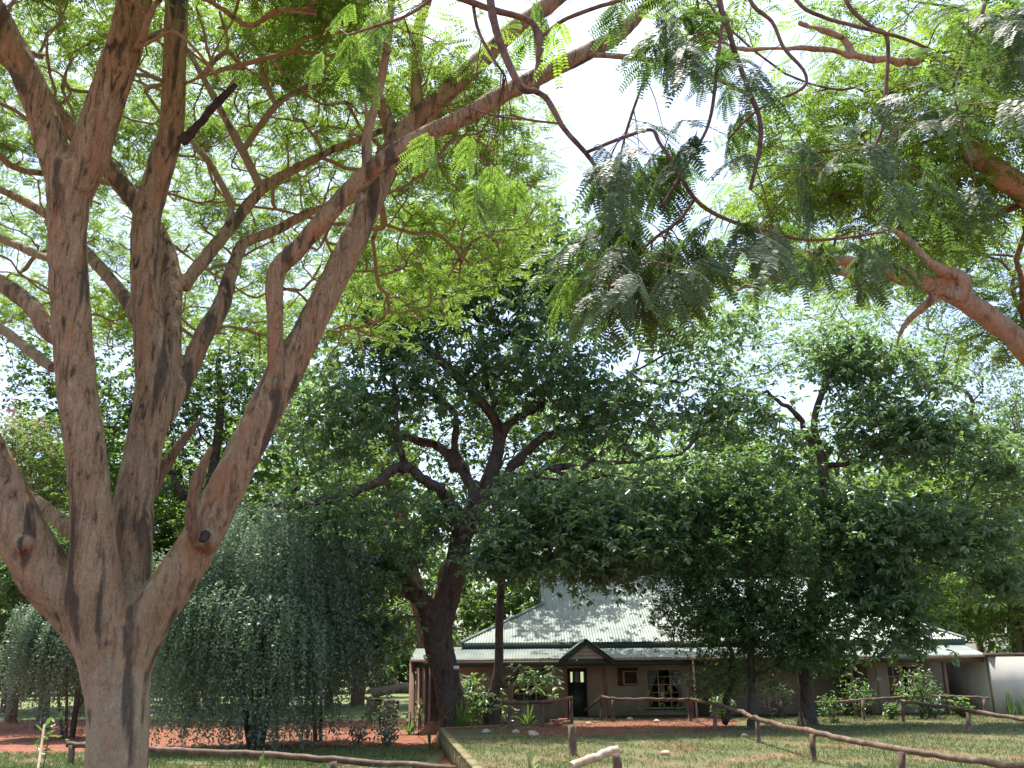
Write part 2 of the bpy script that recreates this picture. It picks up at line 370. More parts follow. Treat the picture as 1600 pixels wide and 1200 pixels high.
# ================================================================== THE SETTING
LOW = -0.55
def ground_z(y): 
    t = min(1, max(0, (15.0 - y) / 11.0)); t = t * t * (3 - 2 * t); return LOW + t * 1.0
xs = np.concatenate([np.linspace(-700, -60, 9), np.linspace(-50, 70, 41), np.linspace(90, 700, 9)])
ys = np.concatenate([np.linspace(-40, 60, 81), np.linspace(70, 1500, 16)])
V = np.array([(x, y, ground_z(y)) for y in ys for x in xs]); nx = len(xs)
F = np.array([(j*nx+i, j*nx+i+1, (j+1)*nx+i+1, (j+1)*nx+i) for j in range(len(ys)-1) for i in range(nx-1)])
link(bpy.data.objects.new('ground', mesh_np('ground', V, [F], M['soil'])), None, kind='structure')
# the mown lawn beyond the red earth, from about 52 m on
mb = MB(); k = 40
xl = np.linspace(-400, 400, k); e0 = 54 + 2.5*np.sin(xl*.13) + rng.normal(0, .6, k)
V = np.array([(x, y, LOW+.02) for x, y in zip(xl, e0)] + [(x, 900, LOW+.02) for x in xl])
mb.add(V, [(i, i+1, k+i+1, k+i) for i in range(k-1)]); mb.build('far_lawn', M['farlawn'], None, kind='structure')
# near left lawn strip, in front of the red earth
mb = MB(); xl = np.linspace(-40, -2.2, 30)
far = 33.2 + .5*np.sin(xl*.9) + rng.normal(0, .15, 30)
V = np.array([(x, 15, LOW+.02) for x in xl] + [(x, y, LOW+.02) for x, y in zip(xl, far)])
mb.add(V, [(i, i+1, 30+i+1, 30+i) for i in range(29)]); mb.build('lower_lawn', M['turf'], None, kind='structure')
# raised lawn terrace
tA, tB = G(690, 1140), G(745, 1200); dirn = (tB - tA) / np.linalg.norm(tB - tA)
tN = tB + dirn * ((15.6 - tB[1]) / dirn[1]); tC = G(893, 1131); tD = np.array([tC[0] + .1, 43.0, 0.0])
poly = [tN, np.array([70, 15.6, 0]), np.array([70, 43.0, 0]), tD, tC, tA]
mb = MB(); n = len(poly)
V = [p for p in poly] + [p - np.array([0, 0, .62]) for p in poly]
mb.add(V, [list(range(n))]); mb.add(V, [(i, i + n, (i+1) % n + n, (i+1) % n) for i in range(n)])
mb.build('terrace_lawn', M['turf'], None, kind='structure')
# red swept earth on the terrace in front of the door
mb = MB(); q = [G(760, 1142), G(900, 1152), G(1000, 1146), G(1130, 1140), G(1130, 1121), G(905, 1128), G(892, 1133)]
Q = spline(np.array(q + [q[0]]), 6)[:-1]; Q[:, 2] = .006; mb.add(Q, [list(range(len(Q)))])
mb.build('bare_earth', M['soil'], None, kind='structure')

# ---- retaining wall along the terrace edge: boards, capping, brick edging
rw = empty('retaining_wall', tA + np.array([0, 0, LOW]), 'low mossy board retaining wall at the edge of the raised lawn', 'wall')
side = np.array([-dirn[1], dirn[0], 0]); side = side if side[0] < 0 else -side
Lw = np.linalg.norm(tN - tA); nb = 26
for i in range(nb):
    c = tA + dirn * (Lw * (i + .5) / nb) + side * (.05 + .012 * rng.random()) + np.array([0, 0, -.28 + .012 * rng.normal()])
    part(MB().obox(c, dirn * Lw / nb * .485, side * .03, (0, 0, .285)), 'board', M['board'], rw)
for i in range(13):
    c = tA + dirn * (Lw * (i + .5) / 13) + side * .03 + np.array([0, 0, .035])
    part(MB().obox(c, dirn * Lw / 13 * .49, side * .1 , (0, 0, .03 + .004 * rng.random())), 'capping', M['board'], rw)
ev = tC - tA; el = np.linalg.norm(ev); ev = ev / el; en = np.array([-ev[1], ev[0], 0])
for i in range(18):
    c = tA + ev * (el * (i + .5) / 18) + en * .04 + np.array([0, 0, .03])
    part(MB().obox(c, ev * el / 18 * .47, en * .07, (0, 0, .035 + .006 * rng.random())), 'brick', M['brick'], rw)

# ================================================================== HOUSE
FL = -0.17; WY = 43.2; EY = 41.0
def hx(px, d=WY): return U(px, 1060, d)[0]
def hz(px, py, d=WY): return U(px, py, d)[2]
house = empty('house', (hx(900), WY, FL), 'low beige farmhouse with corrugated iron roof and veranda behind the trees', 'house')
XL, XR = -2.4, U(1510, 1003, 43.0)[0]; MEZ = 3.12; RIDY = 49.8; BY = 56.6; RZ = 6.5; SL = (RZ - MEZ) / (RIDY - 43.0); CA = 3.9; PIT = .13
def wave(t): return .016 * np.sin(2 * np.pi * t / PIT)
def strip(mb, x, y0, y1, zf):
    n = len(x); V = np.concatenate([np.stack([x, y0, zf(x, y0)], 1), np.stack([x, y1, zf(x, y1)], 1)])
    i = np.arange(n - 1); mb.add(V, np.stack([i, i+1, n+i+1, n+i], 1))
x = np.arange(XL, XR, PIT / 6); mb = MB()
ytop = 43.0 + np.minimum(np.minimum(x - XL, XR - x), RIDY - 43.0)
ytop = np.where((x >= XL + CA) & (x <= XR - CA), RIDY, ytop)
strip(mb, x, np.full(len(x), 43.0), ytop, lambda x, y: MEZ + SL * (y - 43.0) + wave(x))
strip(mb, x, np.full(len(x), BY), 2 * RIDY - ytop, lambda x, y: MEZ + SL * (BY - y) + wave(x))
roof = part(mb, 'roof', M['roof'], house, True)
for sgn, X0 in ((1, XL), (-1, XR)):                                   # hip ends
    y = np.arange(43.0, BY, PIT / 6); a_ = np.minimum(np.minimum(y - 43.0, BY - y), CA); mb = MB(); n = len(y)
    V = np.concatenate([np.stack([np.full(n, X0), y, MEZ + wave(y)], 1), np.stack([X0 + sgn * a_, y, MEZ + SL * a_ + wave(y)], 1)])
    i = np.arange(n - 1); mb.add(V, np.stack([i, i+1, n+i+1, n+i], 1)); part(mb, 'hip_end', M['roof'], house, True)
    gx = X0 + sgn * (CA + .02); zb = MEZ + SL * CA                    # gablet boards
    for kk in range(6):
        z0 = zb + kk * (RZ - zb) / 6; z1 = z0 + (RZ - zb) / 6 * .96; hw0 = (RZ - z0) / SL - .05; hw1 = max(.02, (RZ - z1) / SL - .05)
        V = [(gx, RIDY-hw0, z0), (gx, RIDY+hw0, z0), (gx, RIDY+hw1, z1), (gx, RIDY-hw1, z1)]
        V += [(p[0] + sgn * .03, p[1], p[2]) for p in V]
        part(MB().add(V, [(0,1,2,3),(7,6,5,4),(0,4,5,1),(1,5,6,2),(2,6,7,3),(3,7,4,0)]), 'gablet_board', M['clap'], house)
    # ridge flashings on hips
    mb = MB()
    for yy, sg in ((43.0, 1), (BY, -1)):
        mb.tube([(X0, yy, MEZ + .03), (X0 + sgn * CA, yy + sg * CA, MEZ + SL * CA + .03)], .07, 6)
        mb.tube([(X0 + sgn * (CA-.08), yy + sg * CA, MEZ + SL * CA + .03), (X0 + sgn * (CA-.08), RIDY, RZ + .03)], .06, 6)
    part(mb, 'hip_flashing', M['roof'], house, True)
part(MB().tube([(XL + CA, RIDY, RZ + .03), (XR - CA, RIDY, RZ + .03)], .08, 8), 'ridge_cap', M['roof'], house, True)
part(MB().box((XL + .05, 43.02, MEZ - .3), (XR - .05, 43.06, MEZ - .025)), 'fascia', M['green'], house)
# veranda roof
vx0, vx1 = hx(640, EY), hx(1547, EY); VZ0, VZ1 = 2.42, 2.9
x = np.arange(vx0, vx1, PIT / 6); mb = MB()
strip(mb, x, np.full(len(x), EY), np.full(len(x), 43.24), lambda x, y: VZ0 + (VZ1 - VZ0) * (y - EY) / 2.24 + wave(x) * .8)
part(mb, 'veranda_roof', M['roof'], house, True)
y = np.arange(EY + .0, 55, PIT / 6); n = len(y); mb = MB()             # veranda roof round the left side
V = np.concatenate([np.stack([np.full(n, vx0), y, np.full(n, VZ0) + wave(y) * .8], 1), np.stack([vx0 + np.minimum(y - EY, XL + .2 - vx0), y, VZ0 + (VZ1 - VZ0) * np.minimum(y - EY, 2.1) / 2.24 + wave(y) * .8], 1)])
i = np.arange(n - 1); mb.add(V, np.stack([i, i+1, n+i+1, n+i], 1)); part(mb, 'side_veranda_roof', M['roof'], house, True)
gx0, gx1, gap = hx(875, EY), hx(958, EY), U(912, 1000, EY - .15)
for a_, b_ in ((vx0, gx0 + .05), (gx1 - .05, vx1)):
    part(MB().box((a_, EY - .12, VZ0 - .11), (b_, EY + .0, VZ0 - .012)), 'gutter', M['gutter'], house)
part(MB().box((vx0 + .05, EY + .06, VZ0 - .34), (hx(1078, EY) + .3, EY + .16, VZ0 - .1)), 'beam', M['green'], house)
part(MB().box((hx(1290, EY), EY + .06, VZ0 - .3), (vx1 - .1, EY + .16, VZ0 - .1)), 'beam', M['brownbox'], house)
part(MB().box((vx0 + .0, EY + .2, VZ0 - .3), (vx0 + .1, 54.5, VZ0 - .1)), 'beam', M['green'], house)
# porch gables
def porch(x0, x1, apex, boards=5):
    yf = EY - .2; xm = (x0 + x1) / 2; zb = VZ0 - .06; za = apex
    for s_, xe in ((-1, x0), (1, x1)):
        yv = np.arange(yf - .12, 43.1, PIT / 6); n = len(yv)
        V = np.concatenate([np.stack([np.full(n, xe + s_ * .08), yv, zb - .03 + wave(yv) * .7], 1), np.stack([np.full(n, xm), yv, za + .06 + wave(yv) * .7], 1)])
        i = np.arange(n - 1); part(MB().add(V, np.stack([i, i+1, n+i+1, n+i], 1)), 'porch_roof', M['roof'], house, True)
        c = np.array([(xe + xm) / 2, yf - .06, (zb + za) / 2]); ax = np.array([xm - xe, 0, za - zb]) / 2; nn = np.array([-ax[2], 0, ax[0]]); nn /= np.linalg.norm(nn); nn *= np.sign(nn[2])
        part(MB().obox(c - nn * .1, ax * 1.02, (0, .025 + .004 * s_, 0), nn * .085), 'barge_board', M['green'], house)
    for kk in range(boards):
        z0 = zb + .02 + kk * (za - zb) / boards; z1 = z0 + (za - zb) / boards * .95
        h0 = (x1 - x0) / 2 * max(0, 1 - (z0 - zb) / (za - zb)); h1 = (x1 - x0) / 2 * max(.01, 1 - (z1 - zb) / (za - zb))
        V = [(xm-h0, yf-.012, z0), (xm+h0, yf-.012, z0), (xm+h1, yf+.01, z1), (xm-h1, yf+.01, z1)]; V += [(p[0], yf + .06, p[2]) for p in V]
        part(MB().add(V, [(0,1,2,3),(7,6,5,4),(0,4,5,1),(1,5,6,2),(2,6,7,3),(3,7,4,0)]), 'gable_board', M['clap'], house)
    part(MB().box((x0 - .05, yf - .04, zb - .2), (x1 + .05, yf + .04, zb)), 'gable_beam', M['green'], house)
porch(gx0, gx1, gap[2]); porch(hx(1368, EY), hx(1446, EY), gap[2] - .02)
# walls, with real openings
def wall_run(x0, x1, yy, holes, z0=FL - .5, z1=2.95, th=.22, name='wall'):
    mb = MB(); xs_ = sorted({x0, x1, *[h[0] for h in holes], *[h[1] for h in holes]})
    for a_, b_ in zip(xs_[:-1], xs_[1:]):
        hh = [h for h in holes if h[0] <= a_ + 1e-6 and h[1] >= b_ - 1e-6]
        if hh:
            h = hh[0]
            if h[2] > z0 + .01: mb.box((a_, yy, z0), (b_, yy + th, h[2]))
            mb.box((a_, yy, h[3]), (b_, yy + th, z1))
        else: mb.box((a_, yy, z0), (b_, yy + th, z1))
    return part(mb, name, M['wall'], house)
xw0, xw1 = hx(703), hx(1079)
w1 = (hx(800), hx(856), hz(830, 1097), hz(830, 1044)); w2 = (hx(1010), hx(1066), hz(1040, 1107), hz(1040, 1045)); dr = (hx(886), hx(917), FL, hz(900, 1044))
wall_run(xw0, xw1, WY, [w1, w2, dr])
w3 = (hx(1387), hx(1407), hz(1400, 1090), hz(1400, 1040)); w4 = (hx(1410), hx(1436), hz(1420, 1090), hz(1420, 1040)); x5 = hx(1356); x6 = hx(1477)
wall_run(x5, x6, WY, [w3, w4])
d2 = (hx(1325, 45.5), hx(1352, 45.5), FL, 2.0)
wall_run(xw1, x5, 45.5, [d2]); wall_run(x6, XR + 1.6, 45.5, [])
bo = (hx(889, 56), hx(912, 56), U(900, 1066, 56)[2], U(900, 1045, 56)[2])
wall_run(xw0, XR, 56.0, [bo, (-1.5, .2, .9, 2.0)])
for a_, b_, y0_, y1_ in ((xw0, xw0 + .2, WY + .22, 56), (XR - .2, XR, 45.7, 56), (xw1 - .2, xw1, WY + .22, 45.5), (x5, x5 + .2, WY + .22, 45.5), (x6 - .2, x6, WY + .22, 45.5)):
    part(MB().box((a_, y0_, FL - .5), (b_, y1_, 2.95)), 'return_wall', M['wall'], house)
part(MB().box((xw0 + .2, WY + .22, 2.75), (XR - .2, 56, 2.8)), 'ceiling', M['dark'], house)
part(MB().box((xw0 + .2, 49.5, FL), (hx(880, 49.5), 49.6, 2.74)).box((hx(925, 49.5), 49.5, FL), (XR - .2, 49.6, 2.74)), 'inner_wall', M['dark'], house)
part(MB().box((xw0 - .1, EY + .1, FL - .5), (xw0 + .0, WY, FL)).box((hx(880, EY) - .1, EY + .05, FL - .5), (XR + 1.6, 56, FL)).box((xw0 + .2, WY + .22, FL - .5), (hx(880, EY) - .1, 56, FL)), 'floor_slab', M['redfloor'], house)
def window(h, cols, rows, curtains=True, yy=WY):
    x0, x1, z0, z1 = h; f = MB(); t = .045
    f.box((x0, yy + .04, z0), (x0 + t, yy + .1, z1)).box((x1 - t, yy + .04, z0), (x1, yy + .1, z1))
    f.box((x0 + t, yy + .04, z0), (x1 - t, yy + .1, z0 + t)).box((x0 + t, yy + .04, z1 - t), (x1 - t, yy + .1, z1))
    fr = part(f, 'window', M['frame'], house)
    def s_(mb, nm, m_): o = mb.build(nm, m_); child(o, house); o.parent = fr; o.matrix_parent_inverse = Matrix.Identity(4); return o
    for c in range(1, cols): xx = x0 + (x1 - x0) * c / cols; s_(MB().box((xx - .02, yy + .045, z0 + t), (xx + .02, yy + .09, z1 - t)), 'mullion', M['frame'])
    for r_ in range(1, rows): zz = z0 + (z1 - z0) * r_ / rows; s_(MB().box((x0 + t, yy + .05, zz - .013), (x1 - t, yy + .085, zz + .013)), 'glazing_bar', M['frame'])
    for c in range(cols):
        for r_ in range(rows):
            a_ = x0 + (x1-x0)*c/cols + .01; b_ = x0 + (x1-x0)*(c+1)/cols - .01; c_ = z0 + (z1-z0)*r_/rows + .01; d_ = z0 + (z1-z0)*(r_+1)/rows - .01
            s_(MB().add([(a_, yy+.07, c_), (b_, yy+.07, c_), (b_, yy+.07, d_), (a_, yy+.07, d_)], [(0,1,2,3)]), 'pane', M['glass'])
    if curtains:
        for sg, xe in ((1, x0), (-1, x1)):
            mb = MB(); nn = 26; zs = np.linspace(z1 - .05, z0 + .1, 12); V = []
            for zz in zs:
                tt = (z1 - zz) / (z1 - z0); w = (x1 - x0) * (.34 - .26 * min(1, tt / .62)**1.3 + .05 * max(0, tt - .62))
                for q in range(nn): V.append((xe + sg * (.03 + w * q / (nn-1)), yy + .3 + .03 * math.sin(q * 1.5), zz))
            mb.add(V, [(j*nn+i, j*nn+i+1, (j+1)*nn+i+1, (j+1)*nn+i) for j in range(11) for i in range(nn-1)]); s_(mb, 'curtain', M['curtain'])
    s_(MB().box((x0 - .08, yy - .07, z0 - .07), (x1 + .08, yy + .0, z0 - .003)), 'sill', M['brownbox'])
window(w1, 3, 4, False); window(w2, 3, 5); window(w3, 2, 3, False); window(w4, 2, 3, False)
# front door: dark green leaf with three glazed lights
x0, x1, z0, z1 = dr; mb = MB()
zl0, zl1 = z1 - .6, z1 - .16
mb.box((x0 + .05, WY + .08, z0 + .02), (x1 - .05, WY + .13, zl0)).box((x0 + .05, WY + .08, zl1), (x1 - .05, WY + .13, z1 - .05))
xsd = np.linspace(x0 + .05, x1 - .05, 4)
for i in range(4): mb.box((xsd[i] - (.0 if i == 0 else .035), WY + .08, zl0), (xsd[i] + (.0 if i == 3 else .035) + (.07 if i == 0 else 0) , WY + .13, zl1))
door = part(mb, 'door', M['green'], house)
def subof(mb, nm, m_, par): o = mb.build(nm, m_); o.parent = par; return o
for i in range(3): subof(MB().add([(xsd[i], WY+.1, zl0), (xsd[i+1], WY+.1, zl0), (xsd[i+1], WY+.1, zl1), (xsd[i], WY+.1, zl1)], [(0,1,2,3)]), 'pane', M['glass'], door)
subof(MB().tube([(x0 + .12, WY + .08, z0 + 1.0), (x0 + .12, WY + .02, z0 + 1.0), (x0 + .24, WY + .02, z0 + 1.0)], .012, 6), 'handle', M['ac'], door)
part(MB().box((x0, WY - .02, z0), (x0 + .05, WY + .12, z1)).box((x1 - .05, WY - .02, z0), (x1, WY + .12, z1)).box((x0 + .05, WY - .02, z1 - .05), (x1 - .05, WY + .12, z1)), 'door_frame', M['brownbox'], house)
part(MB().box((d2[0] + .02, 45.6, FL), (d2[1] - .02, 45.64, 1.98)), 'side_door', M['brownbox'], house)
# air conditioner
a0, a1, az0, az1 = hx(967), hx(996), hz(980, 1070), hz(980, 1048)
ac = part(MB().box((a0 - .05, WY - .12, az0 - .03), (a1 + .02, WY + .0, az1 + .12)), 'air_conditioner', M['brownbox'], house)
f = MB(); ax0 = a0 + .16; t = .05
f.box((ax0, WY - .4, az0), (ax0 + t, WY - .12, az1)).box((a1 - t, WY - .4, az0), (a1, WY - .12, az1)).box((ax0 + t, WY - .4, az0), (a1 - t, WY - .12, az0 + t)).box((ax0 + t, WY - .4, az1 - t), (a1 - t, WY - .12, az1))
subof(f, 'casing', M['ac'], ac)
for i in range(7): zz = az0 + t + (az1 - az0 - 2*t) * (i + .5) / 7; subof(MB().box((ax0 + t, WY - .37, zz - .022), (a1 - t, WY - .33, zz + .012)), 'grille_slat', M['brownbox'], ac)
# posts, pipes
for px, d, zb in ((645, EY + .12, LOW), (640, 44.3, LOW), (636.5, 47.2, LOW), (633.5, 50.2, LOW)):
    xx = vx0 + .1; part(MB().tube([(xx, d, zb), (xx, d, VZ0 - .1)], .13 if px == 645 else .1, 10), 'veranda_post', M['timber'], house, True)
for px in (883, 945, 1078, 1215, 1330, 1477):
    xx = hx(px, EY + .2); part(MB().tube([(xx, EY + .2, FL), (xx + .01, EY + .2, 1.2), (xx, EY + .2, VZ0 - .1)], .09, 10, True, .03), 'veranda_post', M['timber'], house, True)
xx = hx(1084, EY); part(MB().tube([(xx, EY, VZ0 - .1), (xx + .02, EY + .05, 2.0), (xx + .05, EY + .05, FL)], .05, 8), 'downpipe', M['white'], house, True)
xx = hx(1371); pp = part(MB().tube([(xx, WY - .06, 2.3), (xx, WY - .06, FL)], .022, 6), 'downpipe', M['white'], house, True)
subof(MB().box((xx - .12, WY - .09, hz(1371, 1064)), (xx + .12, WY - .035, hz(1371, 1058))), 'bracket', M['white'], pp)
part(MB().box((hx(1478), 45.2, FL), (hx(1502), 45.45, .55)), 'bench', M['darkred'], house)
# steps at the door
st = empty('brick_step', (*G(880, 1131)[:2], 0), 'low red brick step leading up to the veranda door', 'step')
for i, (px, py) in enumerate(((860, 1133), (872, 1131), (884, 1129), (868, 1127), (880, 1125))):
    c = G(px, py, .06); part(MB().obox(c, (.17, .01, 0), (-.01, .12, 0), (0, 0, .06)), 'brick', M['brick'], st)
mb = MB().box((hx(893, EY), EY - .45, -.1), (hx(945, EY), EY + .04, -.02 + .05)); part(mb, 'threshold', M['stone'], house)
# white wall to the right
GY = 40.85; gwx = U(1549, 1060, GY)[0]
gw = empty('garden_wall', (gwx, GY, 0), 'whitewashed wall with dark coping at the right end of the house', 'wall')
ztop = U(1575, 1026, GY)[2]
part(MB().box((gwx, GY, -.1), (gwx + 7, GY + .25, ztop)), 'wall_face', M['white_wall'], gw)
part(MB().box((gwx - .0, GY + .25, -.1), (gwx + .22, 45.4, ztop - .05)), 'return_face', M['white_wall'], gw)
for i in range(6): part(MB().box((gwx - .08 + i * 1.2, GY - .1, ztop), (gwx - .08 + i * 1.2 + 1.185, GY + .35, ztop + .14 + .01 * (i % 2))), 'coping', M['brownbox'], gw)

# ================================================================== FENCES of gum poles
def rail(fence, pts, r=.075, m='pole', wob=.02, lump=.014):
    Q = spline(np.array(pts), 7); Q[1:-1] += rng.normal(0, wob, Q[1:-1].shape) * .6
    return part(MB().tube(Q, r * (1 + .07 * np.sin(np.linspace(0, 5, len(Q)) + 6 * rng.random()) + .015 * rng.normal(size=len(Q))), 10, True, lump), 'rail', M[m], fence, True)
def post(fence, b, top, r=.085, m='pole'):
    mid = (b + top) / 2 + rng.normal(0, .01, 3)
    return part(MB().tube([b - np.array([0, 0, .15]), mid, top], [r * 1.05, r, r * .97], 10, True, .03), 'post', M[m], fence, True)
def fence(name, label, posts, rails, z=0.0, r=.075, m='pole', rm=None):
    """posts: (px, py_base, py_top); rails: lists of (px, py, dist) """
    b0 = G(posts[0][0], posts[0][1], z); f = empty(name, b0, label, 'fence', None)
    for px, pb, pt in posts:
        b = G(px, pb, z); t = U(px, pt, b[1]); t[0] = b[0] + (t[0] - b[0]) * .5; post(f, b, t, r * 1.1, m)
    for rl in rails: rail(f, [U(*p) for p in rl], r, rm or m)
    return f
def gd(py, px=800, z=0.0): return G(px, py, z)[1]
fence('pole_fence', 'brown pole rail fence beside the door, ending at a tall post', [(847, 1136, 1099), (893, 1131, 1092), (797, 1138, 1101)], [[(785, 1098, gd(1138, 785)), (847, 1097, gd(1136, 847)), (870, 1094, gd(1133, 870)), (894, 1090, gd(1131, 893))]], r=.065)
d1, d2_, d3, d4, d5, d6 = gd(1128, 958), gd(1127, 1078), gd(1141, 1117), gd(1161, 1185), gd(1191, 1272), gd(1225, 1412)
fence('pole_fence', 'long pole rail fence sweeping from the curtained window across the lawn', [(940, 1126, 1090), (958, 1128, 1093), (1078, 1127, 1094), (1117, 1141, 1102), (1185, 1161, 1127), (1272, 1191, 1147), (1412, 1228, 1175), (1650, 1280, 1212)],
      [[(938, 1088, d1 + .6), (958, 1092, d1), (1020, 1093, (d1+d2_)/2), (1078, 1093, d2_)], [(1078, 1092, d2_), (1117, 1100, d3), (1150, 1110, (d3+d4)/2), (1185, 1124, d4)], [(1183, 1123, d4), (1225, 1135, (d4+d5)/2), (1275, 1144, d5), (1340, 1159, (d5*.6+d6*.4)), (1413, 1172, d6), (1500, 1185, d6*.93), (1650, 1206, gd(1280, 1650))],
       [(941, 1089, d1 + .5), (928, 1099, d1 + 1.6), (914, 1110, d1 + 3)]], r=.062)
e1, e2 = gd(1129, 1411), gd(1146, 1515)
fence('pole_fence', 'short-posted pole rail fence on the lawn in front of the white wall', [(1411, 1129, 1099), (1515, 1146, 1114), (1680, 1172, 1136)], [[(1408, 1095, e1), (1460, 1103, (e1+e2)/2), (1517, 1110, e2), (1600, 1124, e2*.93), (1685, 1134, gd(1172, 1680))]], r=.062)
c1, c2 = gd(1128, 1262), gd(1122, 1430)
fence('pole_fence', 'dark pole rail fence in the shrubs under the far windows', [(1258, 1130, 1098), (1350, 1126, 1094), (1440, 1123, 1090), (1540, 1121, 1092)], [[(1255, 1099, c1), (1320, 1096, c1+.6), (1390, 1091, c2), (1440, 1088, c2)], [(1455, 1088, c2 + .1), (1500, 1089, c2+.2), (1545, 1091, c2+.3)]], r=.06)
g1 = gd(1207, 963)
fence('pole_fence', 'pale sunlit broken rail on a stub post on the lawn', [(963, 1210, 1178)], [[(893, 1197, g1 - .7), (930, 1184, g1 - .3), (966, 1171, g1)]], r=.085, m='pole', rm='pale_pole')
lone = G(895, 1181); bp = empty('bollard_post', lone, 'single dark round post standing alone on the lawn', 'post')
tp = U(895, 1133, lone[1]); post(bp, lone, np.array([lone[0], lone[1], tp[2]]), .1)
h1 = G(110, 1197, LOW)[1]
fence('pole_fence', 'low thick pole rail running past the foreground tree over the grass', [(110, 1197, 1164), (520, 1222, 1190), (700, 1235, 1202)], [[(104, 1163, h1), (160, 1167, h1), (230, 1170, h1), (300, 1174, h1 - .2), (420, 1180, h1 - .8), (560, 1190, h1 - 1.5), (720, 1202, h1 - 2.4)]], z=LOW, r=.085)

# ================================================================== TREES
def tree_root(name, base, label, group=None, cat='tree'): return empty(name, base, label, cat, group)
def whorls(A, ends, per, spread, size, el=(-18, 24), k=8, jit=.3):
    """rosettes of leaves round each crown point"""
    n = len(A); C0 = np.repeat(A, per, 0) + rng.normal(0, spread, (n * per, 3)) * np.array([1, 1, .75])
    P = np.repeat(C0, k, 0); X = rand_dirs(len(P), *el)
    S = size * (.65 + .6 * rng.random(len(P)))
    rv = np.clip(np.repeat(rng.random(n * per), k) * .6 + rng.random(len(P)) * .4, 0, 1)
    return P + X * .03, X, up_normals(X, jit), S, rv, C0

# ---- the foreground umbrella tree
TD = 12.0
tb = U(183, 1200, TD); base = np.array([tb[0], TD, ground_z(TD)])
fore = tree_root('umbrella_tree', base, 'tall tan-barked umbrella tree with forking limbs in front of the shrubs')
sk = Skel(); k12 = RPX(183, 1200, TD)
sk.limb([(base[0] - .0, TD, base[2] - .1, .46), (base[0] + .0, TD, base[2] + .35, .375), (*tb, .36)], 4, True)
sk.limb([(183, 1200, 12, 47), (185, 1120, 12, 46), (180, 1045, 12, 52), (176, 985, 12, 60)])
sk.limb([(180, 1070, 12, 38), (160, 1000, 12, 46), (125, 950, 11.9, 45), (70, 895, 11.75, 42), (28, 820, 11.6, 38), (-5, 745, 11.5, 35), (-60, 640, 11.3, 32), (-130, 470, 11.0, 28), (-230, 250, 10.5, 23), (-330, 60, 10, 18)])
sk.limb([(178, 1070, 11.95, 36), (163, 1000, 11.85, 42), (150, 930, 11.75, 40), (145, 830, 11.65, 34), (135, 720, 11.6, 31), (120, 600, 11.55, 30), (110, 480, 11.5, 29), (105, 380, 11.45, 29), (107, 290, 11.4, 33), (112, 265, 11.4, 34)])
sk.limb([(105, 300, 11.4, 28), (85, 240, 11.35, 25), (60, 160, 11.25, 24), (28, 90, 11.1, 22), (-5, 25, 11.0, 20), (-60, -80, 10.6, 16), (-140, -230, 10, 12)])
sk.limb([(115, 300, 11.4, 30), (140, 240, 11.4, 30), (165, 160, 11.4, 28), (195, 70, 11.3, 27), (214, -20, 11.2, 25), (240, -140, 11.0, 21), (290, -300, 10.7, 14)])
sk.limb([(112, 540, 11.6, 16), (75, 515, 11.7, 15), (50, 480, 11.9, 14), (10, 448, 12.2, 13), (-60, 405, 12.8, 12), (-150, 350, 13.5, 8)])
sk.limb([(186, 1060, 12.05, 34), (197, 985, 12.15, 36), (203, 920, 12.3, 31), (206, 850, 12.4, 31), (208, 790, 12.45, 31), (225, 700, 12.5, 29), (240, 620, 12.5, 29), (235, 540, 12.5, 25), (228, 450, 12.5, 22), (228, 350, 12.5, 22), (245, 280, 12.5, 21), (268, 200, 12.4, 19), (272, 120, 12.3, 18), (275, 40, 12.2, 18), (282, -70, 12, 16), (300, -220, 11.6, 11)])
sk.limb([(248, 650, 12.7, 20), (264, 560, 12.95, 18), (267, 470, 13.2, 17), (263, 410, 13.4, 17), (245, 365, 13.5, 16), (214, 319, 13.6, 15), (161, 255, 13.6, 14), (109, 202, 13.6, 13), (75, 157, 13.5, 12), (0, 86, 13.3, 10), (-90, 10, 13, 7)])
sk.limb([(252, 655, 12.7, 17), (285, 600, 13.0, 15), (315, 530, 13.3, 15), (345, 480, 13.6, 14), (357, 440, 13.8, 12), (369, 405, 14, 10), (382, 379, 14.2, 9), (431, 360, 14.6, 8), (487, 330, 15, 7), (540, 318, 15.4, 5)])
sk.limb([(285, 450, 13.4, 10), (319, 405, 13.7, 11), (356, 360, 14.0, 10), (409, 296, 14.3, 9), (450, 270, 14.6, 7.5), (525, 232, 15, 6), (592, 206, 15.4, 5), (680, 170, 15.8, 3)])
sk.limb([(409, 296, 14.3, 7), (379, 236, 14.3, 6.5), (345, 172, 14.1, 5.5), (319, 124, 14, 4.5), (292, 75, 13.8, 3.5)])
sk.limb([(379, 236, 14.3, 5), (431, 165, 14.4, 5), (480, 135, 14.6, 4), (540, 115, 14.9, 3)])
sk.limb([(431, 165, 14.4, 4), (409, 112, 14.2, 3.5), (409, 86, 14.1, 3), (390, 64, 14, 2.5)])
sk.limb([(356, 350, 14, 6), (360, 319, 14.1, 5.5), (330, 259, 14.0, 5), (300, 221, 13.9, 4)])
sk.limb([(214, 500, 12.6, 12), (195, 465, 12.9, 11), (140, 400, 13.4, 9), (80, 340, 14, 7.5), (0, 296, 14.6, 6), (-80, 260, 15, 4)])
sk.limb([(140, 405, 13.3, 6), (80, 405, 14.2, 6), (0, 372, 15, 6), (-60, 350, 15.5, 4)])
sk.limb([(82, 575, 12.2, 8), (40, 543, 12.6, 8), (0, 512, 13, 7), (-60, 480, 13.5, 5)])
sk.limb([(130, 850, 12.3, 12), (105, 825, 12.5, 12), (65, 790, 12.9, 11), (30, 765, 13.3, 9), (-20, 735, 13.8, 7)])
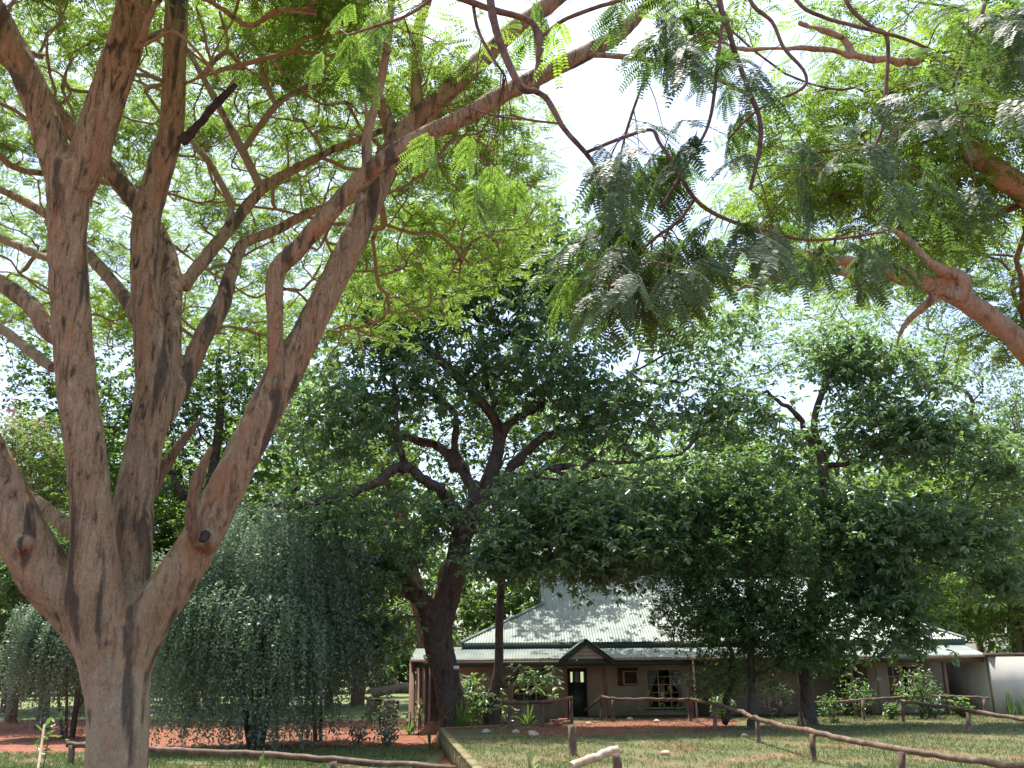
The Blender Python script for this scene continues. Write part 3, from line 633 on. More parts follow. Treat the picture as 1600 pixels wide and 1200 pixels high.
sk.limb([(183, 1080, 12, 38), (205, 1005, 12, 44), (238, 955, 12, 37), (285, 890, 12.05, 33), (320, 830, 12.1, 31), (350, 770, 12.15, 29), (395, 680, 12.3, 28), (440, 590, 12.45, 28), (475, 530, 12.55, 24), (515, 450, 12.7, 22), (550, 380, 12.9, 21), (590, 290, 13.1, 20), (622, 228, 13.2, 21), (655, 185, 13.3, 18), (690, 152, 13.3, 16), (745, 100, 13.3, 15), (805, 45, 13.3, 14), (865, 2, 13.3, 13), (950, -70, 13.2, 9)])
sk.limb([(440, 610, 12.4, 18), (431, 570, 12.3, 14), (430, 500, 12.2, 13), (431, 428, 12.15, 15), (462, 393, 12.15, 14), (500, 350, 12.15, 14.5), (550, 295, 12.2, 14.5), (600, 250, 12.2, 14.5), (660, 213, 12.3, 14), (720, 185, 12.4, 14), (780, 150, 12.5, 14), (850, 115, 12.6, 14), (920, 80, 12.7, 13), (965, 55, 12.8, 12), (1005, 15, 12.8, 10), (1060, -50, 12.8, 7)])
sk.limb([(573, 270, 12.2, 8), (574, 210, 12.1, 7.5), (590, 150, 12, 7), (603, 86, 11.9, 6.5), (610, 22, 11.8, 6), (616, -60, 11.6, 4.5)])
sk.limb([(614, 225, 13.2, 14), (606, 190, 13.3, 12), (582, 139, 13.4, 11.5), (556, 97, 13.5, 11), (525, 64, 13.5, 10), (487, 34, 13.5, 9), (446, 0, 13.4, 8), (380, -60, 13.2, 5)])
sk.limb([(650, 190, 13.3, 10), (651, 120, 13.3, 9), (653, 50, 13.3, 9), (667, 0, 13.3, 8), (690, -70, 13.2, 5)])
sk.limb([(925, 85, 12.7, 4.5), (987, 90, 12.8, 4.5), (1050, 100, 13, 4), (1110, 118, 13.2, 4), (1165, 146, 13.5, 3)])
nmain = len(sk.P)
sk2 = [[(42, 855, 11.6, 14), (38, 850, 11.35, 15), (37, 850, 11.27, 10)], [(328, 852, 12.0, 14), (322, 842, 11.75, 17), (318, 838, 11.66, 13)]]
big = MB(); [big.tube(*(lambda Q: (Q[:, :3], Q[:, 3]))(spline([(*U(x, y, d), r * RPX(x, y, d)) for x, y, d, r in kn], 4)), 12) for kn in sk2]
[big.tube(Q[:, :3], Q[:, 3], 14, True, .015) for Q in sk.polys if Q[:, 3].max() > .1]
remeshed(big, 'trunk', M['fore_bark'], fore, .024, .035)
for Q in sk.polys:
    if Q[:, 3].max() <= .1: part(MB().tube(Q[:, :3], np.maximum(Q[:, 3], .004) * (1 + .05 * rng.normal(size=len(Q))), 8, True, .03), 'limb', M['grey_limb'], fore, True)
# knots and broken stubs
def stub(pts, name, m, label=None, n=9):
    Q = spline([(*U(x, y, d), r * RPX(x, y, d)) for x, y, d, r in pts], 5)
    o = part(MB().tube(Q[:, :3], Q[:, 3], n, True, .14), name, m, fore, False)
    if label: o['label'] = label
stub([(310, 850, 11.75, 11), (299, 815, 11.6, 10), (302, 775, 11.55, 9), (315, 735, 11.55, 8), (330, 698, 11.55, 3)], 'broken_branch', M['dead'], 'splintered brown stub of a snapped branch')
stub([(235, 775, 12.9, 9), (258, 728, 13.0, 8), (285, 690, 13.1, 7), (316, 650, 13.2, 2)], 'broken_branch', M['dead'])
stub([(284, 222, 12.3, 9), (305, 200, 12.2, 7), (330, 172, 12.1, 6), (350, 150, 12, 6), (369, 131, 11.9, 4)], 'broken_branch', M['char'], 'charred black end of a snapped branch')
stub([(321, 841, 11.72, 9), (318, 838, 11.655, 10), (317.5, 837.5, 11.645, 7)], 'knot', M['char'])
# umbrella canopy: points in a shallow dome seen from below
def dome(cx, cy, rx, ry, z0, h, n, th):
    r = np.sqrt(rng.random(n)); ph = rng.random(n) * 2 * np.pi
    z = z0 + h * (1 - r**2) + rng.normal(0, th, n)
    return np.stack([cx + rx * r * np.cos(ph), cy + ry * r * np.sin(ph), z], 1)
def grown(sk, levels, r0, minpar, **kw):
    runs_all = []; ends = None
    for li_, A in enumerate(levels):
        ends, runs = sk.grow(A, minpar=minpar, r0=r0[li_], **kw)
        runs_all.append((A, ends, runs))
        for P, R in runs:                                    # the grown branches carry the next level
            for i in range(1, len(P)):
                d = P[i] - P[i-1]; sk.P.append(P[i]); sk.D.append(d / (np.linalg.norm(d) + 1e-9)); sk.L.append(sk.L[minpar] + 4); sk.R.append(R[i]); sk.par.append(-1)
    return runs_all
cx, cyy = base[0] - 3.4, 16.6
lv = [dome(cx, cyy, 7.8, 7.4, 9.9, 2.0, 90, .25), dome(cx, cyy, 8.6, 8.2, 10.5, 2.2, 560, .25), dome(cx, cyy, 9.0, 8.9, 10.9, 2.4, 1400, .28)]
lv = [A[(A[:, 1] > 6.5)] for A in lv]
minp = 40
res = grown(sk, lv, (.028, .02, .011), minp, pathw=.1, wig=.1, bend=.22)
mb = MB(); [tubes(mb, r[2]) for r in res]; o = part(mb, 'branches', M['grey_limb'], fore, True); o['kind'] = 'stuff'
A = lv[2]; n = 27; P = np.repeat(A, n, 0) + rng.normal(0, 1, (len(A) * n, 3)) * np.array([.34, .34, .13]) + np.array([0, 0, .2])
keep = rng.random(len(P)) < .92; P = P[keep]
X = rand_dirs(len(P), -2, 22); leaf_object('crown', FROND, P, X, up_normals(X, .3), .2 + .11 * rng.random(len(P)), M['canopy'], fore)

# ---- tree at the right, its limbs reaching over the view
DX, DY = 10.3, 14.0
over = tree_root('overhanging_tree', (DX, DY, ground_z(DY)), 'spreading tree outside the right edge reaching long limbs with hanging fronds over the lawn')
sd = Skel()
sd.limb([(DX, DY, LOW - .1, .48), (DX, DY, 1.0, .38), (DX - .1, DY, 2.6, .36), (DX - .25, DY - .1, 3.6, .33)], 5, True)
sd.limb([(DX - .1, DY, 3.0, .3), (*U(1720, 650, 12.8), .25), (*U(1650, 585, 12.0), .21), (*U(1600, 540, 11.6), .19)], 5, True)
sd.limb([(1605, 545, 11.6, 19), (1540, 492, 11.5, 17), (1470, 452, 11.4, 15), (1400, 424, 11.3, 14), (1330, 412, 11.2, 11), (1260, 398, 11.1, 9), (1195, 380, 11, 8)], 5, None, .12)
sd.limb([(1490, 468, 11.4, 16), (1502, 440, 11.3, 15), (1480, 425, 11.2, 12), (1450, 410, 11, 9), (1420, 375, 10.9, 7), (1380, 350, 10.8, 5)], 5, None, .1)
sd.limb([(1440, 440, 11.4, 9), (1380, 436, 11.6, 8), (1300, 424, 11.9, 7), (1240, 428, 12.2, 6), (1150, 455, 12.6, 4)], 5, None, .2)
sd.limb([(1460, 465, 11.4, 8), (1420, 500, 11.7, 6), (1405, 525, 11.8, 4), (1402, 545, 11.9, 3)])
sd.limb([(DX - .25, DY - .1, 3.4, .26), (*U(1700, 400, 12.5), .22), (*U(1640, 330, 11.8), .2), (*U(1590, 290, 11.4), .18), (*U(1550, 262, 11.2), .165), (*U(1512, 228, 11), .13)], 5, True)
sd.limb([(DX - .25, DY - .1, 3.4, .27), (*U(1800, 200, 12), .22), (*U(1720, 30, 10.5), .17), (*U(1560, -80, 8.6), .12), (*U(1390, -120, 7.2), .08), (*U(1240, -110, 6.4), .055), (*U(1100, -70, 5.8), .04), (*U(900, -60, 5.5), .03), (*U(700, -10, 5.4), .018)], 6, True)
sd.limb([(*U(1770, 150, 11.8), .16), (*U(1640, 120, 10.5), .09), (*U(1520, 95, 10.0), .07), (*U(1440, 92, 9.9), .062), (*U(1380, 95, 9.8), .055), (*U(1310, 80, 9.7), .05), (*U(1250, 78, 9.6), .045), (*U(1150, 72, 9.6), .035), (*U(1060, 40, 9.6), .02)], 5, True, .12)
sd.limb([(1330, 84, 9.75, 7), (1318, 60, 9.7, 6.5), (1292, 50, 9.6, 6), (1246, 34, 9.5, 5)], 5, None, .1)
mbig = MB(); [mbig.tube(Q[:, :3], Q[:, 3], 12, True, .03) for Q in sd.polys]
remeshed(mbig, 'trunk', M['grey_limb'], over, .03, .03)
DN = 5.4
tw = Skel(); 
TW = [
 [(704, -8, 6), (770, 15, 6), (826, 32, 6), (841, 56, 7), (843, 90, 7), (837, 142, 6)],
 [(759, -60, 7), (770, 25, 7), (789, 86, 7), (815, 137, 6.5), (837, 143, 6), (856, 157, 5.5), (882, 202, 5), (916, 240, 4.5), (942, 277, 4), (976, 326, 3.5), (1000, 360, 2.5)],
 [(843, 60, 3.5), (880, 32, 4), (930, 12, 4), (985, -8, 4), (1060, -70, 4)],
 [(916, 238, 3.5), (976, 214, 3.5), (1017, 203, 3.5), (1030, 222, 3.5), (1056, 262, 4), (1086, 311, 4), (1131, 341, 4), (1206, 364, 3.5), (1262, 375, 3), (1326, 371, 2.5), (1382, 362, 2)],
 [(976, 214, 2.5), (990, 170, 2.5), (1008, 120, 1.5)],
 [(1120, -70, 5.5), (1124, 0, 5.5), (1139, 49, 5), (1150, 86, 5), (1172, 146, 5), (1187, 187, 4.5), (1187, 232, 4), (1172, 296, 3)],
 [(1128, 40, 3), (1120, 112, 3.2), (1109, 187, 3), (1086, 236, 2.6), (1034, 322, 2)],
 [(1310, -90, 4), (1322, 0, 4), (1360, 41, 4), (1386, 60, 4), (1384, 142, 3.5), (1379, 199, 3), (1360, 240, 2.5)],
 [(1160, -80, 4), (1172, 0, 4), (1206, 34, 3.5), (1225, 75, 3.5), (1255, 109, 3), (1259, 131, 3), (1240, 146, 3), (1202, 161, 2.5), (1169, 184, 2.5), (1139, 217, 2)],
 [(1200, -90, 3.5), (1244, 0, 3.5), (1285, 26, 3.5), (1337, 41, 3.5), (1412, 60, 3), (1465, 81, 3), (1514, 77, 3)],
 [(700, -20, 3), (640, 22, 3), (590, 40, 2.5), (545, 55, 2)],
 [(735, -40, 3), (745, 40, 3), (770, 90, 2.5), (790, 120, 2)],
 [(1560, -90, 4), (1540, 0, 4), (1514, 77, 4), (1490, 130, 3), (1500, 190, 2)],
 [(1086, 311, 3), (1060, 345, 3), (1020, 375, 3), (985, 410, 2.5), (950, 450, 2)],
 [(800, 180, 2), (830, 188, 2.5), (875, 193, 2)], [(720, 165, 1.5), (770, 180, 2), (815, 187, 2)]]
twm = MB()
for t in TW:
    d = DN + rng.normal(0, .12)
    n0 = len(tw.polys); tw.limb([(x, y, d, r * .9) for x, y, r in t], 6)
    Q = tw.polys[-1]; twm.tube(Q[:, :3], np.maximum(.003, Q[:, 3]), 6, True, .05)
tw.P += sd.P[-0:] if False else []
# anchors of the hanging fronds: (px, py, rx, ry, count, dist)
FR = [(975, 415, 95, 55, 33, DN), (960, 350, 70, 28, 10, DN), (1090, 385, 80, 45, 13, DN), (1180, 360, 70, 25, 8, DN), (1280, 375, 60, 25, 4, DN),
      (955, 245, 60, 40, 14, DN), (1040, 225, 50, 35, 12, DN), (1080, 60, 60, 30, 9, DN), (1150, 130, 60, 50, 10, DN), (1040, 20, 60, 20, 8, DN),
      (540, 75, 35, 35, 5, 6.2), (690, 205, 45, 20, 3, 6.2), (760, 265, 60, 35, 6, 6.2), (800, 240, 45, 45, 3, 6.0), (610, 20, 60, 30, 3, 6.2), (830, 10, 40, 20, 4, 6),
      (1530, 25, 70, 35, 13, 5.0), (1580, 120, 40, 55, 8, 5.0), (1450, 110, 50, 40, 4, 5.3), (1400, 190, 70, 50, 5, 5.4), (1300, 200, 70, 50, 6, 5.4), (1220, 240, 60, 50, 6, 5.4), (1370, 380, 30, 30, 6, DN), (1440, 260, 60, 50, 8, 5.6)]
# frond mesh variants with their leaflets: stalk, paired pinnae, paired leaflets
def near_frond(seed, pairs=4, L=.24, pl=.17, nl=11):
    r_ = np.random.default_rng(seed); m_ = MB(); tips = []
    ss = np.linspace(0, 1, 7); bend = .25 + .2 * r_.random()
    cen = np.stack([ss * L, .02 * np.sin(ss * 3) * r_.normal(), -bend * L * ss**2], 1); m_.tube(cen, .0022, 4, False)
    P, X, N, S = [], [], [], []
    for i in range(pairs):
        t = .3 + .7 * i / (pairs - 1); b = np.array([t * L, 0, -bend * L * t * t])
        for s in (-1, 1):
            sp = (.95 - .45 * t) + .15 * r_.normal(); d = np.array([math.cos(sp), s * math.sin(sp), -.28 + .12 * r_.normal()]); d /= np.linalg.norm(d)
            ln = pl * (.8 + .35 * t) * (1 + .08 * r_.normal()); q = np.linspace(0, 1, 6)[:, None]; dr_ = np.array([0, 0, -.35 * ln]) * (.7 + .5 * r_.random())
            m_.tube(b + d * ln * q + dr_ * q**2, .0012, 3, False)
            for j in range(nl):
                u = .1 + .9 * j / (nl - 1); p = b + d * ln * u + dr_ * u * u; tn = d * ln + 2 * dr_ * u; tn /= np.linalg.norm(tn)
                sd_ = np.cross([0, 0, 1.0], tn); sd_ /= np.linalg.norm(sd_); up_ = np.cross(tn, sd_)
                for s2 in (-1, 1):
                    P.append(p); X.append(sd_ * s2 + tn * .35 + up_ * (.12 * r_.normal())); N.append(up_ + .12 * r_.normal(size=3)); S.append(.034 * (1 - .45 * max(0, u - .6) - .3 * max(0, .25 - u) * 4 * .5))
    LT = (np.array([(0,-.06,0),(.3,-.2,.02),(.8,-.2,0),(1,0,-.02),(.8,.2,0),(.3,.2,.02),(0,.06,0)], float), np.array([(0,1,2,3,4,5,6)]))
    V_, F_, rr = instance(*LT, np.array(P), np.array(X), np.array(N), np.array(S), np.clip(.5 + .3 * r_.normal(size=len(P)), 0, 1))
    m_.add(V_, F_, rr); return m_
fmesh = []
for sdv in range(6):
    m_ = near_frond(100 + sdv, 4 + sdv % 3)
    o = m_.build('frond', M['frond']); fmesh.append(o.data); bpy.data.objects.remove(o)
for sdv in range(3):
    o = near_frond(120 + sdv, 4 + sdv).build('frond', M['midfrond']); fmesh.append(o.data); bpy.data.objects.remove(o)
yo = near_frond(140, 3).build('frond', M['youngfrond']); young = yo.data; bpy.data.objects.remove(yo)
PT = np.array(tw.P); stalk = MB(); cnt = 0
def place_frond(p, yaw, pit, roll, sc, me):
    o = bpy.data.objects.new('frond', me); C.objects.link(o)
    mt = Matrix.Translation(Vector(p)) @ Matrix.Rotation(yaw, 4, 'Z') @ Matrix.Rotation(pit, 4, 'Y') @ Matrix.Rotation(roll, 4, 'X') @ Matrix.Scale(sc, 4)
    o.parent = over; o.matrix_parent_inverse = Matrix.Translation(-over.location); o.matrix_basis = mt
for px, py, rx, ry, nf, d in FR:
    for q in range(nf):
        x_ = px + rng.normal() * rx * .6; y_ = py + rng.normal() * ry * .6; dd = d + rng.normal() * .35
        p = U(x_, y_, dd); j = int(np.argmin(((PT - p)**2).sum(1) + .5 * (PT[:, 2] < p[2] - .1))); b = PT[j]
        out = p - b; yaw = math.atan2(out[1], out[0]) + rng.normal() * .6
        c = (b + p) / 2 + np.array([0, 0, .1 * np.linalg.norm(out)])
        stalk.tube(spline([b, c, p], 4), np.linspace(.0045, .0025, 9), 4, False)
        place_frond(p, yaw, .45 + .35 * rng.normal(), .3 * rng.normal(), .75 + .4 * rng.random(), fmesh[int(rng.integers(6)) if px > 880 and rng.random() < .92 else 6 + int(rng.integers(3))]); cnt += 1
for px, py in ((1508, 135), (1520, 15), (880, 20), (1495, 130)): place_frond(U(px, py, 4.9), rng.random() * 6.28, .3, 0, .95, young)
part(twm, 'twigs', M['twig'], over, True)
part(stalk, 'leaf_stalks', M['twig'], over, True)['kind'] = 'stuff'
# its own feathery crown, further off
A = blobs([(1340, 215, 12.5, 170, 90, 1.6, 75), (1480, 300, 12, 130, 80, 1.4, 55), (1270, 310, 14.5, 150, 50, 1.5, 50), (1540, 90, 10, 100, 80, 1.4, 32), (1450, 400, 17, 190, 70, 1.5, 80), (1330, 30, 13.5, 130, 30, 1.4, 16), (1120, 15, 11.5, 70, 20, 1.2, 12), (1570, 500, 17, 80, 70, 1.6, 40), (1230, 430, 17.5, 120, 40, 1.5, 36), (1700, 100, 11, 80, 260, 2, 50)])
ends, runs = sd.grow(A, k=5, pathw=.1, wig=.12, r0=.008, minpar=12, bend=.25)
mb = MB(); tubes(mb, runs); part(mb, 'branches', M['twig'], over, True)['kind'] = 'stuff'
n = 17; P = np.repeat(A, n, 0) + rng.normal(0, 1, (len(A) * n, 3)) * np.array([.4, .4, .13]); X = rand_dirs(len(P), -6, 18)
leaf_object('crown', FROND, P, X, up_normals(X, .25), .22 + .12 * rng.random(len(P)), M['canopy'], over)

# ---- generic traced tree
def traced(name, label, limbs, masses, bark, leafm, leaf, per, spread, size, k, el=(-18, 24), base_z=LOW, group=None, lump=.05, r0=.012, pathw=.15, kk=4, extra=None, minpar=4, nside=12, rm=None, limbscale=1.0):
    x, y, d, r = limbs[0][0]; b = U(x, y, d); b[2] = base_z
    t = tree_root(name, b, label, group); s = Skel()
    for i_, L_ in enumerate(limbs): s.limb(L_ if i_ == 0 else [(x1_, y1_, d1_, r1_ * limbscale) for x1_, y1_, d1_, r1_ in L_], 5, None, 0 if i_ == 0 else .3)
    q = s.polys[0]; 
    mb = MB(); mb.tube([(q[0, 0], q[0, 1], base_z - .2), (q[0, 0], q[0, 1], base_z + .25), q[0, :3] + np.array([0, 0, .02])], [q[0, 3] * 1.5, q[0, 3] * 1.18, q[0, 3]], nside, True, .04)
    limbs_mesh(mb, s, nside, lump)
    if rm: remeshed(mb, 'trunk', M[bark], t, rm, .06)
    else: part(mb, 'trunk', M[bark], t, True)
    A = blobs(masses); ends, runs = s.grow(A, k=kk, pathw=pathw, wig=.14, r0=r0, minpar=minpar)
    mb = MB(); tubes(mb, runs); part(mb, 'branches', M[bark], t, True)['kind'] = 'stuff'
    P, X, N, S, rv, C0 = whorls(A, ends, per, spread, size, el, k)
    leaf_object('crown', leaf, P, X, N, S, M[leafm], t, rv)
    return t, A
BD = 37.0
traced('fig_tree', 'big dark-trunked tree with crooked limbs and broad glossy leaves beside the veranda',
 [[(712, 1135, BD, 25), (698, 1060, BD, 22), (684, 995, BD, 23), (696, 945, BD, 20), (713, 885, BD, 19), (722, 835, BD, 17), (745, 790, BD, 15), (766, 745, BD, 12.5), (780, 675, BD, 9.5), (750, 625, BD-.6, 8), (700, 575, BD-1.2, 8), (650, 525, BD-1.8, 6), (610, 470, BD-2, 4)],
  [(684, 1000, BD, 22), (665, 950, BD-.3, 18), (640, 918, BD-.6, 16), (610, 885, BD-1, 14), (580, 872, BD-1.4, 11), (548, 868, BD-1.8, 8), (500, 850, BD-2, 5)],
  [(722, 830, BD, 14), (705, 785, BD-.5, 12), (670, 755, BD-1.2, 11), (630, 732, BD-2, 10), (575, 760, BD-2.8, 9.5), (515, 780, BD-3.4, 8.5), (450, 791, BD-4, 7), (412, 792, BD-4.3, 4)],
  [(630, 735, BD-2, 8), (622, 690, BD-2, 7), (620, 620, BD-2, 5), (612, 560, BD-2, 4)],
  [(745, 785, BD, 13), (720, 735, BD+.6, 11), (685, 700, BD+1, 10), (615, 680, BD+1.4, 8), (540, 640, BD+1.8, 7), (470, 610, BD+2, 5)],
  [(722, 740, BD+.4, 8), (713, 700, BD+.4, 8), (710, 650, BD+.3, 7), (690, 625, BD, 5), (640, 590, BD, 4)],
  [(765, 760, BD, 12), (790, 745, BD+.3, 11), (815, 715, BD+.5, 11), (850, 682, BD+.8, 9), (915, 668, BD+1, 8), (980, 650, BD+1.2, 6)],
  [(770, 790, BD, 13), (810, 757, BD-.5, 11), (850, 736, BD-1, 9), (925, 728, BD-1.6, 6), (1040, 712, BD-2, 4.5), (1096, 687, BD-2, 4), (1167, 617, BD-2, 3), (1240, 570, BD-2, 2)],
  [(780, 690, BD, 10), (800, 660, BD+.2, 9), (830, 640, BD+.5, 8), (850, 610, BD+.8, 7), (870, 540, BD+1, 5), (900, 450, BD+1, 4)],
  [(850, 612, BD+.7, 6), (930, 600, BD+.3, 5.5), (1000, 597, BD, 5), (1083, 594, BD-.3, 4), (1167, 612, BD-.6, 3), (1230, 625, BD-.8, 3)],
  [(778, 680, BD, 9), (765, 600, BD+.4, 7), (745, 500, BD+.5, 5), (740, 420, BD+.5, 4)]],
 [(720, 420, BD, 180, 115, 4, 330), (600, 480, BD-1.5, 110, 100, 3, 160), (860, 430, BD+.5, 100, 100, 3, 150), (850, 560, BD-1, 130, 90, 3, 150), (640, 600, BD-1, 150, 90, 3, 130), (520, 660, BD-2, 110, 90, 3, 100), (520, 800, BD-3, 90, 60, 2, 40), (960, 650, BD-1, 110, 70, 2.5, 110), (1090, 520, BD, 110, 80, 2.5, 80), (1130, 640, BD-1.5, 100, 60, 2, 60), (860, 800, BD-3.5, 110, 60, 2, 110), (950, 860, BD-4, 100, 65, 1.6, 120), (800, 870, BD-4, 70, 45, 1.4, 60), (1020, 800, BD-3.5, 80, 80, 2, 90), (600, 900, BD-2, 55, 50, 1.5, 26), (590, 990, BD-2, 45, 45, 1.5, 34), (660, 820, BD-1, 100, 60, 2, 46), (470, 560, BD+1, 80, 80, 2, 50), (950, 755, 43, 120, 50, 1.8, 90), (1080, 740, 43, 100, 50, 1.8, 50)],
 'fig_bark', 'fig', BROAD, 6, .45, .27, 8, (-22, 26), group=None, lump=.04, rm=.07, limbscale=.8)
traced('slender_tree', 'slim straight pole-like trunk rising in front of the veranda beside the big dark tree',
 [[(770, 1118, 38.2, 14), (772, 1080, 38.2, 9), (779, 1040, 38.2, 7), (780, 980, 38.2, 6.5), (783, 910, 38.2, 6), (786, 860, 38.2, 5), (790, 800, 38.2, 4)], [(772, 1080, 38.2, 6), (800, 1060, 38, 6), (815, 1040, 37.9, 4)]],
 [(790, 850, 38, 60, 50, 1.5, 40), (830, 1060, 37.8, 40, 18, .8, 14), (740, 1090, 37.6, 40, 30, 1, 20)], 'fig_bark', 'fig', BROAD, 3, .35, .27, 7, lump=.03)
traced('small_leaved_tree', 'dark dense small-leaved tree with thin pale trunk in front of the house',
 [[(1176, 1132, 34, 7), (1174, 1050, 34, 6), (1172, 960, 34, 6), (1172, 880, 34, 5), (1170, 800, 34, 4), (1165, 730, 34, 3)], [(1174, 1000, 34, 4), (1140, 930, 34, 4), (1100, 860, 34, 3)], [(1174, 960, 34, 4), (1210, 900, 34, 4), (1240, 820, 34, 3)], [(1132, 1130, 34.6, 5), (1140, 1050, 34.6, 4), (1138, 960, 34.4, 3)]],
 [(1170, 860, 34, 130, 110, 2.8, 430), (1100, 960, 34, 80, 60, 2, 150), (1210, 980, 34, 110, 75, 2.2, 260), (1150, 780, 34, 120, 70, 2, 150), (1070, 880, 34, 60, 60, 1.6, 60), (1270, 1000, 34, 60, 60, 1.4, 70), (1130, 1060, 34, 60, 25, 1.2, 30)],
 'fig_bark', 'darkleaf', SMALL, 9, .36, .145, 8, (-12, 30), base_z=0.0, lump=.03, r0=.007)
traced('broad_leaved_tree', 'broad-leaved tree with upright stem spreading over the right half of the house roof',
 [[(1262, 1122, 35.5, 13), (1258, 1050, 35.5, 11.5), (1268, 960, 35.5, 11), (1280, 860, 35.5, 10), (1288, 760, 35.5, 8), (1284, 715, 35.5, 7), (1272, 660, 35.5, 5.5), (1290, 600, 35.5, 5), (1310, 560, 35.5, 5)],
  [(1284, 710, 35.5, 7), (1250, 660, 35.3, 6), (1215, 625, 35, 4), (1170, 610, 35, 3)], [(1290, 600, 35.5, 5), (1330, 585, 35.4, 4), (1360, 570, 35.4, 3)], [(1289, 730, 35.5, 6), (1340, 715, 35.4, 5), (1400, 690, 35.2, 4), (1470, 680, 35, 3)], [(1282, 880, 35.5, 7), (1340, 850, 35, 6), (1400, 830, 34.6, 5), (1480, 820, 34.4, 3)], [(1270, 960, 35.5, 7), (1330, 930, 35, 6), (1400, 940, 34.8, 4)]],
 [(1310, 555, 35.5, 80, 50, 2, 70), (1400, 600, 35.5, 110, 70, 2.2, 100), (1370, 680, 35, 90, 50, 2, 80), (1470, 690, 35, 110, 50, 2, 90), (1500, 830, 34.5, 110, 60, 2, 110), (1380, 830, 34.5, 100, 60, 2, 130), (1370, 920, 34.5, 90, 60, 1.8, 130), (1560, 900, 35, 60, 50, 1.6, 40), (1420, 980, 34.6, 50, 40, 1.2, 30), (1230, 700, 35.5, 50, 50, 1.6, 26), (1560, 740, 35, 60, 60, 1.6, 36), (1300, 800, 35, 70, 60, 1.6, 60), (1330, 1000, 35, 50, 40, 1.2, 20)],
 'fig_bark', 'fig', BROAD, 5, .42, .27, 8, (-20, 26), base_z=0.0, lump=.03, limbscale=.75)

# ---- weeping shrubs
def weeping(name, label, cpx, cpy, d, rx, ry, rd, n, stems, group=None):
    b = G(cpx, 1162, LOW); b = np.array([U(cpx, 1162, d)[0], d, LOW]); t = tree_root(name, b, label, group, 'shrub')
    k = RPX(cpx, cpy, d); c = U(cpx, cpy, d); mb = MB()
    ctr = np.array([c[0], d, c[2]])
    u = rng.normal(size=(n, 3)); u[:, 2] = np.abs(u[:, 2]) - .75 * (rng.random(n) < .5) * np.abs(rng.normal(size=n)); u /= np.linalg.norm(u, axis=1)[:, None]; rad = rng.random(n)**(1/3.2)
    lob = 1 + .16 * np.sin(5 * np.arctan2(u[:, 1], u[:, 0]) + 1) + .12 * np.sin(9 * u[:, 2] + 3 * u[:, 0])
    S0 = ctr + u * (rad * lob)[:, None] * np.array([rx * k, rd, ry * k])
    for i in range(stems):
        a_ = rng.random() * 6.28; e_ = ctr + np.array([math.cos(a_) * rx * k * .45, math.sin(a_) * rd * .45, ry * k * (.2 + .4 * rng.random())]); s0 = b + np.array([math.cos(a_) * .18, math.sin(a_) * .18, -.1])
        mb.tube(spline([s0, s0 * .6 + e_ * .4 + np.array([0, 0, .35]), e_], 5), np.linspace(.075, .02, 11), 7, True, .05)
    part(mb, 'stem', M['fig_bark'], t, True)
    m = 30; ln = .8 + 1.5 * rng.random(n); s_ = np.linspace(0, 1, m)
    o2 = u * np.array([1, 1, 0]); o2 /= np.linalg.norm(o2, axis=1)[:, None] + 1e-6
    path = S0[:, None] + o2[:, None] * (ln * .3)[:, None, None] * (s_ * (1 - .35 * s_))[None, :, None] + np.array([0, 0, -1.0]) * (ln[:, None] * s_[None]**1.4)[..., None]
    P = (path + rng.normal(0, .028, path.shape)).reshape(-1, 3); ok = P[:, 2] > LOW + .05; P = P[ok]
    X = rand_dirs(len(P), -30, 30); rv = np.clip(np.repeat(rng.random(n), m)[ok] * .5 + .5 * rng.random(len(P)), 0, 1)
    leaf_object('crown', SMALL, P, X, up_normals(X, .6), .09 + .06 * rng.random(len(P)), M['weep'], t, rv)
weeping('weeping_shrub', 'large blue-green weeping shrub with fine drooping leaves behind the forked trunk', 400, 985, 34, 165, 185, 3.2, 5200, 8)
weeping('weeping_shrub', 'smaller blue-green weeping shrub showing left of the forked trunk', 105, 1000, 40, 75, 95, 2.0, 1700, 6)
weeping('weeping_shrub', 'tall narrow weeping shrub behind the big blue-green one', 500, 900, 37.5, 70, 90, 1.8, 800, 4)

# ---- middle and far background trees
traced('dark_tree', 'dark leafy tree on the far red earth left of the forked trunk',
 [[(68, 1112, 46, 9), (70, 1060, 46, 8), (60, 980, 46, 7), (40, 900, 46, 6), (30, 840, 46, 4)], [(66, 1030, 46, 5), (100, 960, 46, 4), (120, 900, 46, 3)]],
 [(40, 900, 46, 110, 80, 3, 170), (10, 1000, 46, 60, 50, 2, 60), (110, 850, 46, 80, 60, 2.5, 80), (-60, 940, 46, 90, 110, 3, 70)], 'fig_bark', 'darkleaf', SMALL, 6, .5, .24, 7, lump=.03)
traced('brown_trunk_tree', 'thick brown flared trunk standing just beyond the veranda posts',
 [[(665, 1098, 52, 24), (667, 1070, 52, 18), (668, 1030, 52, 16), (660, 960, 52, 14), (640, 880, 52, 12), (625, 800, 52, 10), (600, 720, 52, 8)], [(662, 980, 52, 10), (690, 900, 53, 8), (730, 840, 54, 6)], [(655, 940, 52, 9), (600, 900, 51, 7), (560, 840, 50, 5)]],
 [(610, 720, 52, 130, 110, 5, 160), (500, 820, 52, 120, 70, 5, 110), (740, 800, 54, 120, 60, 4, 110), (570, 960, 56, 80, 60, 3, 60), (820, 680, 51, 130, 80, 4, 150), (760, 620, 51, 110, 60, 4, 80), (960, 760, 52, 110, 60, 4, 80), (880, 860, 60, 120, 60, 3, 70)], 'brown_bark', 'farleaf', SMALL, 6, .6, .3, 7, lump=.03)
